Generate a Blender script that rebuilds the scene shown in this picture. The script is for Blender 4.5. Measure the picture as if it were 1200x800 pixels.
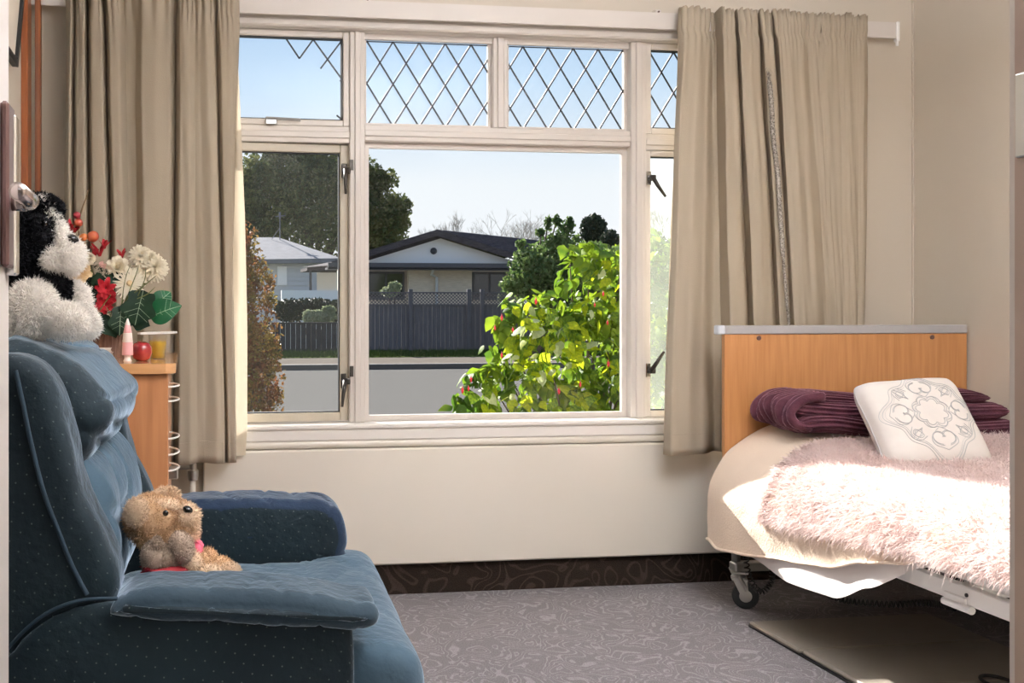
import bpy, math, random
import numpy as np
from mathutils import Vector, Matrix, Euler, noise

for o in list(bpy.data.objects): bpy.data.objects.remove(o)
SC = bpy.context.scene
COL = SC.collection
random.seed(7); RNG = np.random.default_rng(11)
PI = math.pi

# ------------------------------------------------------------ camera
EYE = 1.10
YAW = math.radians(8.28)
cam = bpy.data.cameras.new('camera'); camo = bpy.data.objects.new('camera', cam); COL.objects.link(camo)
camo.location = (0, 0, EYE); camo.rotation_euler = (PI/2, 0, -YAW)
cam.sensor_width = 36; cam.lens = 37.5
cam.shift_x = 200/1200; cam.shift_y = -45/1200
cam.clip_start = 0.05; cam.clip_end = 500
SC.camera = camo

# ------------------------------------------------------------ world, sun, added fill lamps, exposure
w = bpy.data.worlds.new('sky'); SC.world = w; w.use_nodes = True
nt = w.node_tree; bg = nt.nodes['Background']
tc = nt.nodes.new('ShaderNodeTexCoord'); sx = nt.nodes.new('ShaderNodeSeparateXYZ')
rp = nt.nodes.new('ShaderNodeValToRGB')
nt.links.new(tc.outputs['Generated'], sx.inputs[0]); nt.links.new(sx.outputs['Z'], rp.inputs[0])
nt.links.new(rp.outputs[0], bg.inputs['Color'])
e = rp.color_ramp.elements
e[0].position = 0.0; e[0].color = (.56, .58, .60, 1)
e[1].position = 1.0; e[1].color = (.09, .18, .40, 1)
for p_, c_ in ((.06, (.56, .585, .61, 1)), (.11, (.54, .575, .60, 1)), (.20, (.36, .47, .585, 1)), (.27, (.28, .40, .555, 1)), (.5, (.17, .29, .50, 1))):
    q = e.new(p_); q.color = c_
bg.inputs['Strength'].default_value = 1.0
sun = bpy.data.lights.new('sun', 'SUN'); sun.energy = 12.5; sun.angle = math.radians(.6); sun.color = (1, .95, .88)
so = bpy.data.objects.new('sun', sun); COL.objects.link(so)
so.rotation_euler = Vector((.30, -1, -.555)).to_track_quat('-Z', 'Y').to_euler(); so.location = (-3, 12, 9)
def area(name, loc, rot, sx_, sy_, power, color=(.97, .985, 1.06)):
    l = bpy.data.lights.new(name, 'AREA'); l.shape = 'RECTANGLE'; l.size = sx_; l.size_y = sy_; l.energy = power; l.color = color
    o = bpy.data.objects.new(name, l); COL.objects.link(o); o.location = loc; o.rotation_euler = rot; return o
area('room_fill_light', (1.25, 1.5, 2.02), (PI, 0, 0), .62, .62, 124)  # unseen fill light, added to brighten the room
area('corridor_fill_light', (.4, -.4, 2.36), (0, 0, 0), 1.0, .4, 5)  # second fill light, added out of view behind the doorway
vs = SC.view_settings
vs.view_transform = 'Standard'; vs.look = 'None'; vs.gamma = 1; vs.use_curve_mapping = False; vs.exposure = 0.72
SC.cycles.max_bounces = 10; SC.cycles.transparent_max_bounces = 16; SC.cycles.diffuse_bounces = 6
SC.cycles.sample_clamp_indirect = 6

# ------------------------------------------------------------ helpers
SY, CY_ = math.sin(YAW), math.cos(YAW)
def at(u, v, y):
    """point of the plane y = const seen at photo pixel (u, v)"""
    k = (u-400)/1250; t = y/(CY_-k*SY)
    return Vector(((SY+k*CY_)*t, y, EYE+(355-v)/1250*t))
def tag(o, label=None, cat=None, group=None, kind=None):
    if label: o['label'] = label
    if cat: o['category'] = cat
    if group: o['group'] = group
    if kind: o['kind'] = kind
    return o
def empty(name, loc=(0, 0, 0), rz=0):
    o = bpy.data.objects.new(name, None); COL.objects.link(o); o.location = loc; o.rotation_euler = (0, 0, rz)
    o.empty_display_size = .1; return o

class MB:
    def __init__(s): s.v = []; s.f = []; s.n = 0
    def add(s, vs, fs):
        vs = np.asarray(vs, float).reshape(-1, 3); s.v.append(vs)
        n = s.n; s.f += [tuple(i+n for i in f) for f in fs]; s.n += len(vs); return s
    def box(s, a, b, bev=0):
        (x0, y0, z0), (x1, y1, z1) = a, b
        x0, x1 = min(x0, x1), max(x0, x1); y0, y1 = min(y0, y1), max(y0, y1); z0, z1 = min(z0, z1), max(z0, z1)
        if not bev:
            return s.add([(x0,y0,z0),(x1,y0,z0),(x1,y1,z0),(x0,y1,z0),(x0,y0,z1),(x1,y0,z1),(x1,y1,z1),(x0,y1,z1)],
                     [(3,2,1,0),(4,5,6,7),(0,1,5,4),(1,2,6,5),(2,3,7,6),(3,0,4,7)])
        c = Vector(((x0+x1)/2, (y0+y1)/2, (z0+z1)/2)); h = Vector((x1-x0, y1-y0, z1-z0))/2
        bev = min(bev, h.x*.9, h.y*.9, h.z*.9)
        V = []; idx = {}
        for sx_ in (-1, 1):
            for sy_ in (-1, 1):
                for sz_ in (-1, 1):
                    for ax in range(3):
                        p = [sx_*h.x, sy_*h.y, sz_*h.z]
                        for q in range(3):
                            if q != ax: p[q] -= (sx_, sy_, sz_)[q]*bev
                        idx[(sx_, sy_, sz_, ax)] = len(V); V.append((c.x+p[0], c.y+p[1], c.z+p[2]))
        F = []
        for ax in range(3):
            o1, o2 = [(1, 2), (2, 0), (0, 1)][ax]
            for sg in (-1, 1):
                q = []
                for a_, b_ in ((-1, -1), (1, -1), (1, 1), (-1, 1)):
                    k = [0, 0, 0]; k[ax] = sg; k[o1] = a_; k[o2] = b_; q.append(idx[(*k, ax)])
                F.append(tuple(q if sg > 0 else q[::-1]))
        for ax in range(3):
            o1, o2 = [(1, 2), (2, 0), (0, 1)][ax]
            for a_ in (-1, 1):
                for b_ in (-1, 1):
                    def K(t, face):
                        k = [0, 0, 0]; k[ax] = t; k[o1] = a_; k[o2] = b_; return idx[(*k, face)]
                    F.append((K(-1, o1), K(1, o1), K(1, o2), K(-1, o2)))
        for k in [(a_, b_, c_) for a_ in (-1, 1) for b_ in (-1, 1) for c_ in (-1, 1)]:
            F.append((idx[(*k, 0)], idx[(*k, 1)], idx[(*k, 2)]))
        return s.add(V, F)
    def prism(s, pts, off):
        """closed polygon pts (3D) extruded by vector off"""
        n = len(pts); P = [Vector(p) for p in pts]; o = Vector(off)
        return s.add([*P, *[p+o for p in P]], [tuple(range(n))[::-1], tuple(range(n, 2*n))] + [(i, (i+1) % n, n+(i+1) % n, n+i) for i in range(n)])
    def rings(s, R, cap=True, closed=True):
        n = len(R[0]); V = [p for r in R for p in r]; F = []
        for j in range(len(R)-1):
            for i in range(n if closed else n-1):
                F.append((j*n+i, j*n+(i+1) % n, (j+1)*n+(i+1) % n, (j+1)*n+i))
        if cap and closed: F += [tuple(range(n))[::-1], tuple(range((len(R)-1)*n, len(R)*n))]
        return s.add(V, F)
    def tube(s, path, r, seg=8, cap=True):
        P = [Vector(p) for p in path]; R = []; up = Vector((0, 0, 1)); last = None
        for i, p in enumerate(P):
            d = (P[min(i+1, len(P)-1)]-P[max(i-1, 0)]).normalized()
            if last is None:
                a = d.cross(up)
                if a.length < .05: a = d.cross(Vector((1, 0, 0)))
            else: a = last - d*last.dot(d)
            a.normalize(); last = a; b = d.cross(a)
            rr = r[i] if hasattr(r, '__len__') else r
            R.append([p+(a*math.cos(2*PI*k/seg)+b*math.sin(2*PI*k/seg))*rr for k in range(seg)])
        return s.rings(R, cap)
    def lathe(s, prof, c=(0, 0, 0), seg=20, axis='z'):
        R = []
        for r, z in prof:
            ring = []
            for k in range(seg):
                a = 2*PI*k/seg; p = (r*math.cos(a), r*math.sin(a), z)
                if axis == 'y': p = (p[0], p[2], p[1])
                if axis == 'x': p = (p[2], p[0], p[1])
                ring.append((c[0]+p[0], c[1]+p[1], c[2]+p[2]))
            R.append(ring)
        return s.rings(R)
    def ell(s, c, r, rot=(0, 0, 0), seg=20, ring=12, lump=0):
        M = Euler(rot).to_matrix(); c = Vector(c); R = []
        for j in range(1, ring):
            th = PI*j/ring; rg = []
            for i in range(seg):
                a = 2*PI*i/seg; d = Vector((math.sin(th)*math.cos(a), math.sin(th)*math.sin(a), -math.cos(th)))
                k = 1+lump*noise.noise(d*2+c*9)
                rg.append(c+M@Vector((d.x*r[0]*k, d.y*r[1]*k, d.z*r[2]*k)))
            R.append(rg)
        V = [p for q in R for p in q]; n = seg; F = []
        for j in range(len(R)-1):
            for i in range(n): F.append((j*n+i, j*n+(i+1) % n, (j+1)*n+(i+1) % n, (j+1)*n+i))
        b = len(V); V += [c+M@Vector((0, 0, -r[2])), c+M@Vector((0, 0, r[2]))]; L = (len(R)-1)*n
        for i in range(n): F += [(b, (i+1) % n, i), (b+1, L+i, L+(i+1) % n)]
        return s.add(V, F)
    def grid(s, fn, nu, nv):
        V = [fn(i/nu, j/nv) for j in range(nv+1) for i in range(nu+1)]
        return s.add(V, [(j*(nu+1)+i, j*(nu+1)+i+1, (j+1)*(nu+1)+i+1, (j+1)*(nu+1)+i) for j in range(nv) for i in range(nu)])
    def blades(s, P, N, L, W, jit=.5, g=0., dirn=None):
        P = np.asarray(P, float); N = np.asarray(N, float); n = len(P)
        D = N+RNG.normal(0, jit, (n, 3))
        if dirn is not None: D += np.asarray(dirn)
        D /= np.linalg.norm(D, axis=1)[:, None]+1e-9
        T = np.cross(D, RNG.normal(0, 1, (n, 3))); T /= np.linalg.norm(T, axis=1)[:, None]+1e-9
        Lr = (L*RNG.uniform(.6, 1.25, n))[:, None]
        mid = P+D*Lr*.55+np.array([0, 0, -g*.3])*Lr
        c2 = RNG.normal(0, .35, (n, 3))
        tip = P+(D+c2*.5)*Lr+np.array([0, 0, -g])*Lr
        V = np.stack([P-T*W/2, P+T*W/2, mid+T*W*.42, mid-T*W*.42, tip], 1).reshape(-1, 3)
        b = s.n; s.v.append(V); s.n += len(V)
        for i in range(n):
            q = b+5*i; s.f.append((q, q+1, q+2, q+3)); s.f.append((q+3, q+2, q+4))
        return s
    def fur_ell(s, c, r, n, L, W, rot=(0, 0, 0), jit=.4, g=.15, core=True, lump=0):
        if core: s.ell(c, r, rot, 18, 12, lump)
        M = np.array(Euler(rot).to_matrix()); d = RNG.normal(0, 1, (n, 3)); d /= np.linalg.norm(d, axis=1)[:, None]
        r = np.array(r); P = (d*r)@M.T+np.array(c); N = (d/r); N /= np.linalg.norm(N, axis=1)[:, None]; N = N@M.T
        return s.blades(P, N, L, W, jit, g)
    def leaves(s, c, r, n, size, up=.3, fill=.55):
        """small folded leaf cards through an ellipsoid crown"""
        d = RNG.normal(0, 1, (n, 3)); d /= np.linalg.norm(d, axis=1)[:, None]
        k = RNG.uniform(fill, 1.0, n)[:, None]; P = np.array(c)+d*k*np.array(r)
        a = RNG.normal(0, 1, (n, 3)); a[:, 2] += up; a /= np.linalg.norm(a, axis=1)[:, None]
        b = np.cross(a, RNG.normal(0, 1, (n, 3))); b /= np.linalg.norm(b, axis=1)[:, None]
        z = (size*RNG.uniform(.6, 1.3, n))[:, None]; nn = np.cross(a, b)*.25
        V = np.stack([P-a*z*.5, P+b*z*.32+nn*z, P+a*z*.5, P-b*z*.32+nn*z], 1).reshape(-1, 3)
        o = s.n; s.v.append(V); s.n += 4*n
        for i in range(n):
            q = o+4*i; s.f.append((q, q+1, q+2)); s.f.append((q, q+2, q+3))
        return s
    def build(s, name, mat, parent=None, smooth=False, auto=None, kind=None, sub=0):
        me = bpy.data.meshes.new(name)
        V = np.concatenate(s.v) if s.v else np.zeros((0, 3))
        me.from_pydata(V.tolist(), [], s.f); me.update()
        o = bpy.data.objects.new(name, me); COL.objects.link(o)
        if mat: me.materials.append(mat)
        if smooth or auto:
            me.shade_smooth()
            if auto: me.set_sharp_from_angle(angle=math.radians(auto))
        if parent: o.parent = parent
        if kind: o['kind'] = kind
        if sub:
            m = o.modifiers.new('s', 'SUBSURF'); m.levels = sub; m.render_levels = sub
        return o

def spline(pts, n, closed=True):
    """Catmull-Rom resample of 2D/3D points"""
    P = [Vector(p) for p in pts]; m = len(P); out = []
    segs = m if closed else m-1
    for k in range(n):
        t = k/n*segs if closed else k/(n-1)*segs
        i = min(int(t), segs-1); f = t-i
        if closed: a, b, c, d = P[(i-1) % m], P[i % m], P[(i+1) % m], P[(i+2) % m]
        else: a, b, c, d = P[max(i-1, 0)], P[i], P[min(i+1, m-1)], P[min(i+2, m-1)]
        out.append(.5*((2*b)+(c-a)*f+(2*a-5*b+4*c-d)*f*f+(3*b-a-3*c+d)*f**3))
    return out

def smoothloop(pts, n, it=3):
    P = [Vector(p) for p in pts]
    for _ in range(it):
        P = [q for i in range(len(P)) for q in (P[i].lerp(P[(i+1) % len(P)], .25), P[i].lerp(P[(i+1) % len(P)], .75))]
    L = [0]
    for i in range(len(P)): L.append(L[-1]+(P[(i+1) % len(P)]-P[i]).length)
    out = []; j = 0
    for k in range(n):
        t = L[-1]*k/n
        while L[j+1] < t: j += 1
        out.append(P[j].lerp(P[(j+1) % len(P)], (t-L[j])/max(1e-9, L[j+1]-L[j])))
    return out

def puff(mb, prof, y0, y1, r=.03, bulge=.01, n=72, ny=24, wr=0., wf=14, ysw=None):
    """soft upholstered slab: closed X-Z profile swept along Y with rounded, domed ends and shallow wrinkles"""
    P = smoothloop([(max(-.412, p[0]), p[1]) for p in prof], n, 2)
    ar = sum(P[i].x*P[(i+1) % n].y-P[(i+1) % n].x*P[i].y for i in range(n))
    sg = 1 if ar > 0 else -1
    N = []
    for i in range(n):
        d = P[(i+1) % n]-P[i-1]; q = Vector((d.y, -d.x))*sg
        N.append(q.normalized() if q.length else q)
    cen = sum(P, Vector((0, 0)))/n
    R = []
    def ring(ins, y, sc=1, off=0):
        rg = []
        Q = [P[i]-N[i]*ins for i in range(n)]
        for _ in range(int(ins*400)): Q = [(Q[i-1]+Q[i]*2+Q[(i+1) % n])/4 for i in range(n)]
        for i in range(n):
            p = cen+(Q[i]-cen)*sc
            q = Vector((p.x, y, p.y))
            if wr:
                h = noise.noise(Vector((q.x*wf, q.y*wf*.45, q.z*wf)))*wr+noise.noise(Vector((q.x*wf*3.2, q.y*wf, q.z*wf*1.2)))*wr*.4-wr*1.3*max(0, 1-abs(noise.noise(Vector((q.x*wf*1.1+q.z*4, q.y*wf*.5+3, q.z*wf*.5)))*7))**2
                q += Vector((N[i].x, 0, N[i].y))*h*sc
            rg.append(q)
        R.append(rg)
    for sc in (.03, .2, .4, .6, .8, .93): ring(r, y0-bulge*(1-sc**2), sc)
    for k in range(5): a = k/5*PI/2; ring(r*(1-math.sin(a)), y0+r*(1-math.cos(a)))
    for k in range(ny+1): ring(0, y0+r+(y1-y0-2*r)*k/ny)
    for k in range(4, -1, -1): a = k/5*PI/2; ring(r*(1-math.sin(a)), y1-r*(1-math.cos(a)))
    for sc in (.93, .8, .6, .4, .2, .03): ring(r, y1+bulge*(1-sc**2), sc)
    return mb.rings(R)

# ------------------------------------------------------------ materials
def mat(name, col, rough=.6, spec=.5, metal=0, col2=None, nscale=12, ndetail=3, bump=0, bscale=None, stretch=None, sheen=0, sheen_tint=(1,1,1,1),
        transl=0, coat=0, emis=None, thin=None, band=(.35, .65)):
    m = bpy.data.materials.new(name); m.use_nodes = True; nt = m.node_tree; b = nt.nodes['Principled BSDF']
    L = nt.links.new
    b.inputs['Base Color'].default_value = (*col, 1); b.inputs['Roughness'].default_value = rough
    b.inputs['Specular IOR Level'].default_value = spec; b.inputs['Metallic'].default_value = metal
    if sheen:
        b.inputs['Sheen Weight'].default_value = sheen; b.inputs['Sheen Tint'].default_value = sheen_tint; b.inputs['Sheen Roughness'].default_value = .35
    if coat: b.inputs['Coat Weight'].default_value = coat; b.inputs['Coat Roughness'].default_value = .12
    tc = nt.nodes.new('ShaderNodeTexCoord'); mp = nt.nodes.new('ShaderNodeMapping'); L(tc.outputs['Object'], mp.inputs[0])
    if stretch: mp.inputs['Scale'].default_value = stretch
    m['_mp'] = mp.name
    if col2:
        nz = nt.nodes.new('ShaderNodeTexNoise'); nz.inputs['Scale'].default_value = nscale; nz.inputs['Detail'].default_value = ndetail
        L(mp.outputs[0], nz.inputs[0]); cr = nt.nodes.new('ShaderNodeValToRGB'); L(nz.outputs['Fac'], cr.inputs[0])
        cr.color_ramp.elements[0].position = band[0]; cr.color_ramp.elements[1].position = band[1]
        cr.color_ramp.elements[0].color = (*col, 1); cr.color_ramp.elements[1].color = (*col2, 1)
        L(cr.outputs[0], b.inputs['Base Color'])
    if bump:
        nb = nt.nodes.new('ShaderNodeTexNoise'); nb.inputs['Scale'].default_value = bscale or nscale*4; nb.inputs['Detail'].default_value = 4
        L(mp.outputs[0], nb.inputs[0]); bp = nt.nodes.new('ShaderNodeBump'); bp.inputs['Strength'].default_value = bump; bp.inputs['Distance'].default_value = .01
        L(nb.outputs['Fac'], bp.inputs['Height']); L(bp.outputs[0], b.inputs['Normal'])
    if transl:
        tr = nt.nodes.new('ShaderNodeBsdfTranslucent'); mx = nt.nodes.new('ShaderNodeMixShader'); mx.inputs[0].default_value = transl
        src = b.inputs['Base Color'].links[0].from_socket if b.inputs['Base Color'].links else None
        if src: L(src, tr.inputs[0])
        else: tr.inputs[0].default_value = (*col, 1)
        out = nt.nodes['Material Output']; L(b.outputs[0], mx.inputs[1]); L(tr.outputs[0], mx.inputs[2]); L(mx.outputs[0], out.inputs[0])
    if emis: b.inputs['Emission Color'].default_value = (*emis[:3], 1); b.inputs['Emission Strength'].default_value = emis[3]
    return m
def wood(name, c1, c2, scale=1., rough=.4, axis='z', coat=.2):
    st = {'z': (38*scale, 38*scale, 2.2*scale), 'x': (2.2*scale, 38*scale, 38*scale), 'y': (38*scale, 2.2*scale, 38*scale)}[axis]
    return mat(name, c1, rough, col2=c2, nscale=1.6, ndetail=5, stretch=st, coat=coat, bump=.04, bscale=4)
def glass(name, dirt=0., dcol=(.85, .88, .86), tint=(1, 1, 1)):
    m = bpy.data.materials.new(name); m.use_nodes = True; nt = m.node_tree; L = nt.links.new
    nt.nodes.remove(nt.nodes['Principled BSDF']); out = nt.nodes['Material Output']
    t = nt.nodes.new('ShaderNodeBsdfTransparent'); t.inputs[0].default_value = (*tint, 1)
    g = nt.nodes.new('ShaderNodeBsdfGlossy'); g.inputs['Roughness'].default_value = .01
    fr = nt.nodes.new('ShaderNodeFresnel'); fr.inputs[0].default_value = 1.2
    mx = nt.nodes.new('ShaderNodeMixShader'); L(fr.outputs[0], mx.inputs[0]); L(t.outputs[0], mx.inputs[1]); L(g.outputs[0], mx.inputs[2])
    last = mx
    if dirt:
        tr = nt.nodes.new('ShaderNodeBsdfTranslucent'); tr.inputs[0].default_value = (*dcol, 1)
        tc = nt.nodes.new('ShaderNodeTexCoord'); nz = nt.nodes.new('ShaderNodeTexNoise'); nz.inputs['Scale'].default_value = 5
        mr = nt.nodes.new('ShaderNodeMapRange'); mr.inputs[1].default_value = .2; mr.inputs[2].default_value = .8; mr.inputs[3].default_value = dirt*.7; mr.inputs[4].default_value = dirt*1.3
        L(tc.outputs['Object'], nz.inputs[0]); L(nz.outputs['Fac'], mr.inputs[0])
        m2 = nt.nodes.new('ShaderNodeMixShader'); L(mr.outputs[0], m2.inputs[0]); L(mx.outputs[0], m2.inputs[1]); L(tr.outputs[0], m2.inputs[2]); last = m2
    L(last.outputs[0], out.inputs[0]); return m
def carpet_mat(name, base, line, bscale=5.0, freq=42):
    m = bpy.data.materials.new(name); m.use_nodes = True; nt = m.node_tree; L = nt.links.new; b = nt.nodes['Principled BSDF']
    b.inputs['Roughness'].default_value = .95; b.inputs['Specular IOR Level'].default_value = .1
    tc = nt.nodes.new('ShaderNodeTexCoord'); mp = nt.nodes.new('ShaderNodeMapping'); L(tc.outputs['Object'], mp.inputs[0])
    n1 = nt.nodes.new('ShaderNodeTexNoise'); n1.inputs['Scale'].default_value = bscale; n1.inputs['Detail'].default_value = .6; n1.inputs['Distortion'].default_value = 1.4
    L(mp.outputs[0], n1.inputs[0])
    mu = nt.nodes.new('ShaderNodeMath'); mu.operation = 'MULTIPLY'; mu.inputs[1].default_value = freq; L(n1.outputs['Fac'], mu.inputs[0])
    si = nt.nodes.new('ShaderNodeMath'); si.operation = 'SINE'; L(mu.outputs[0], si.inputs[0])
    cr = nt.nodes.new('ShaderNodeValToRGB'); L(si.outputs[0], cr.inputs[0])
    cr.color_ramp.elements[0].position = .45; cr.color_ramp.elements[1].position = .95
    cr.color_ramp.elements[0].color = (*base, 1); cr.color_ramp.elements[1].color = (*line, 1)
    n2 = nt.nodes.new('ShaderNodeTexNoise'); n2.inputs['Scale'].default_value = 260; L(tc.outputs['Object'], n2.inputs[0])
    mx = nt.nodes.new('ShaderNodeMixRGB'); mx.blend_type = 'MULTIPLY'; mx.inputs[0].default_value = .8
    c3 = nt.nodes.new('ShaderNodeValToRGB'); L(n2.outputs['Fac'], c3.inputs[0]); c3.color_ramp.elements[0].position = .3; c3.color_ramp.elements[1].position = .6
    c3.color_ramp.elements[0].color = (.45, .45, .45, 1)
    L(cr.outputs[0], mx.inputs[1]); L(c3.outputs[0], mx.inputs[2]); L(mx.outputs[0], b.inputs['Base Color'])
    bp = nt.nodes.new('ShaderNodeBump'); bp.inputs['Strength'].default_value = .6; bp.inputs['Distance'].default_value = .004; L(n2.outputs['Fac'], bp.inputs['Height']); L(bp.outputs[0], b.inputs['Normal'])
    return m
def velvet(name, col, col2, dots=True):
    m = mat(name, col, .75, .25, col2=col2, nscale=3.5, sheen=.9, sheen_tint=(.62, .76, .92, 1), bump=.35, bscale=45)
    if dots:
        nt = m.node_tree; L = nt.links.new; b = nt.nodes['Principled BSDF']; src = b.inputs['Base Color'].links[0].from_socket
        tc = nt.nodes.new('ShaderNodeTexCoord'); sp = nt.nodes.new('ShaderNodeSeparateXYZ'); cb = nt.nodes.new('ShaderNodeCombineXYZ')
        L(tc.outputs['Object'], sp.inputs[0]); L(sp.outputs['X'], cb.inputs[0])
        ad = nt.nodes.new('ShaderNodeMath'); L(sp.outputs['Z'], ad.inputs[0]); L(sp.outputs['Y'], ad.inputs[1]); L(ad.outputs[0], cb.inputs[1])
        mp = nt.nodes.new('ShaderNodeMapping'); mp.inputs['Rotation'].default_value = (0, 0, PI/4+.1); L(cb.outputs[0], mp.inputs[0])
        vo = nt.nodes.new('ShaderNodeTexVoronoi'); vo.voronoi_dimensions = '2D'; vo.inputs['Randomness'].default_value = 0; vo.inputs['Scale'].default_value = 44
        L(mp.outputs[0], vo.inputs[0]); lt = nt.nodes.new('ShaderNodeMath'); lt.operation = 'LESS_THAN'; lt.inputs[1].default_value = .062; L(vo.outputs['Distance'], lt.inputs[0])
        mx = nt.nodes.new('ShaderNodeMixRGB'); L(lt.outputs[0], mx.inputs[0]); L(src, mx.inputs[1]); mx.inputs[2].default_value = (.075, .10, .10, 1)
        L(mx.outputs[0], b.inputs['Base Color'])
    return m

M = {}
M['wall'] = mat('wall_paint', (.585, .525, .44), .55, .3, col2=(.565, .505, .42), nscale=1.2, bump=.02, bscale=60)
M['ceil'] = mat('ceiling_paint', (.66, .65, .63), .8)
M['white'] = mat('white_gloss_paint', (.63, .585, .54), .32, .5, col2=(.61, .565, .52), nscale=2)
M['sill'] = mat('sill_paint_skylit', (.80, .77, .73), .28, .5, coat=.2)  # paler than the frame paint: skylight on the sill put into its colour
M['panel'] = mat('heater_enamel', (.75, .71, .635), .22, .5, coat=.3, col2=(.735, .695, .62), nscale=1.5)
M['sashgrey'] = mat('sash_paint', (.50, .45, .36), .4)
M['glass'] = glass('window_glass'); M['glassdirty'] = glass('dusty_window_glass', .09, (.62, .66, .58)); M['glasssash'] = glass('sash_glass', .004, (.6, .62, .6))
M['lead'] = mat('lead', (.05, .055, .06), .5, .5, .6)
M['handle'] = mat('bronze_handle', (.05, .045, .04), .4, .5, .7)
M['nickel'] = mat('nickel', (.6, .58, .56), .25, .5, 1)
M['chrome'] = mat('chrome', (.75, .75, .76), .12, .5, 1)
M['carpet'] = carpet_mat('carpet', (.24, .222, .23), (.345, .32, .33), 8, 55)
M['cove'] = carpet_mat('carpet_cove', (.028, .02, .016), (.055, .04, .033), 6)
M['curtain'] = mat('curtain_fabric', (.46, .395, .305), .85, .15, col2=(.435, .37, .28), nscale=2, bump=.15, bscale=300, transl=.16)
M['lining'] = mat('curtain_lining', (.66, .58, .45), .85, .15, transl=.14)
M['fray'] = mat('frayed_lining_thread', (.13, .11, .09), .9, col2=(.5, .46, .4), nscale=160)
M['blue'] = velvet('blue_velvet', (.006, .014, .020), (.010, .023, .031)); M['bluep'] = velvet('blue_velvet_plain', (.016, .034, .050), (.030, .055, .078), False); M['blues'] = velvet('blue_velvet_lit', (.036, .072, .105), (.066, .112, .155), False)  # blues: lighter copy for window-facing parts, their light put into the colour
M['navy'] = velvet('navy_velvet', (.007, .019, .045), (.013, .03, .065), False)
M['pipe'] = mat('piping', (.01, .03, .05), .8)
M['beech'] = wood('beech_laminate', (.48, .225, .085), (.40, .175, .06), axis='z'); M['beecht'] = wood('beech_top', (.62, .33, .15), (.52, .26, .11), axis='x', rough=.18, coat=.5)
M['cab'] = wood('cabinet_wood', (.50, .225, .10), (.40, .165, .068), .6)
M['redwood'] = wood('stained_frame', (.30, .085, .02), (.2, .05, .012))
M['mirror'] = mat('mirror', (.6, .65, .63), .05, .5, 1)
M['greycap'] = mat('grey_edge', (.36, .35, .35), .35, .5)
M['capend'] = mat('cap_end', (.62, .66, .72), .3)
M['black'] = mat('black_plastic', (.012, .012, .013), .45)
M['rubber'] = mat('grey_rubber', (.03, .035, .04), .6)
M['steel'] = mat('brushed_steel', (.55, .55, .53), .3, .5, .9)
M['bedwhite'] = mat('white_enamel', (.78, .78, .76), .3)
M['cream'] = mat('cream_blanket', (.80, .66, .53), .9, .1, col2=(.76, .62, .5), nscale=4, bump=.3, bscale=150, sheen=.3)
M['sheet'] = mat('white_sheet', (.80, .76, .74), .85, .1, bump=.15, bscale=12, transl=.1)
M['throw'] = mat('pink_throw', (.75, .615, .585), .9, .1, col2=(.83, .72, .70), nscale=9, sheen=.2, transl=.25)
M['purple'] = mat('purple_fleece', (.06, .018, .03), .85, .15, col2=(.10, .034, .048), nscale=30, sheen=.6, sheen_tint=(.8, .5, .6, 1), bump=.3, bscale=180)
M['cushion'] = mat('cushion_cotton', (.70, .66, .62), .8, .15, bump=.12, bscale=14); M['grey'] = mat('grey_thread', (.47, .475, .475), .7)
M['mat'] = mat('floor_mat', (.20, .175, .145), .5, .35, col2=(.235, .205, .17), nscale=3, bump=.1, bscale=120)
M['blackfur'] = mat('black_fur', (.004, .004, .006), .8, .2); M['whitefur'] = mat('white_fur', (.97, .94, .90), .9, .1, transl=.3)
M['tanfur'] = mat('tan_fur', (.62, .40, .23), .9, .1, col2=(.74, .54, .35), nscale=40, transl=.15); M['palefur'] = mat('pale_fur', (.78, .62, .46), .9, .1, transl=.15)
M['greyfur'] = mat('beige_fur', (.50, .40, .32), .9, .1, transl=.1)
M['red'] = mat('red_cloth', (.33, .01, .02), .7); M['pink'] = mat('pink_ribbon', (.75, .12, .2), .5)
M['eye'] = mat('glossy_black', (.004, .003, .003), .1, .6)
M['petalw'] = mat('white_petal', (.82, .76, .62), .6, .2, transl=.25); M['petalc'] = mat('cream_petal', (.80, .62, .38), .6, .2, transl=.25)
M['petalr'] = mat('red_petal', (.30, .008, .015), .6, .2, col2=(.42, .02, .03), nscale=30); M['petalp'] = mat('pink_petal', (.72, .42, .38), .6)
M['berry'] = mat('orange_berry', (.62, .24, .04), .3, .5, col2=(.42, .05, .03), nscale=14, coat=.5); M['berryr'] = mat('red_berry', (.25, .02, .03), .35)
M['leafd'] = mat('dark_leaf', (.004, .016, .008), .6, .2, col2=(.010, .032, .014), nscale=20); M['leafg'] = mat('green_leaf', (.006, .065, .024), .5, .3, col2=(.012, .11, .04), nscale=12)
M['vein'] = mat('leaf_vein', (.30, .38, .26), .6); M['twig'] = mat('twig', (.13, .08, .035), .8); M['stem'] = mat('stem', (.10, .12, .03), .6)
M['basket'] = mat('woven_planter', (.13, .065, .045), .8, col2=(.24, .13, .09), nscale=3, stretch=(60, 60, 4), bump=.4, bscale=4)
M['pinkp'] = mat('pink_plastic', (.80, .42, .42), .35); M['pinkw'] = mat('pale_plastic', (.86, .76, .70), .35)
M['apple'] = mat('apple_skin', (.20, .006, .012), .25, .5, col2=(.36, .035, .025), nscale=30, coat=.3)
M['cup'] = glass('clear_cup', .3, (.9, .9, .9)); M['juice'] = mat('yellow_jelly', (.95, .70, .04), .15, .5, transl=.5, coat=.5)
M['plastic'] = mat('white_plastic', (.84, .83, .80), .35)
M['paper'] = mat('book_paper', (.75, .68, .58), .7); M['bookc'] = mat('book_cover', (.62, .42, .36), .5); M['bookd'] = mat('book_cover_dark', (.25, .14, .12), .5)
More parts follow.
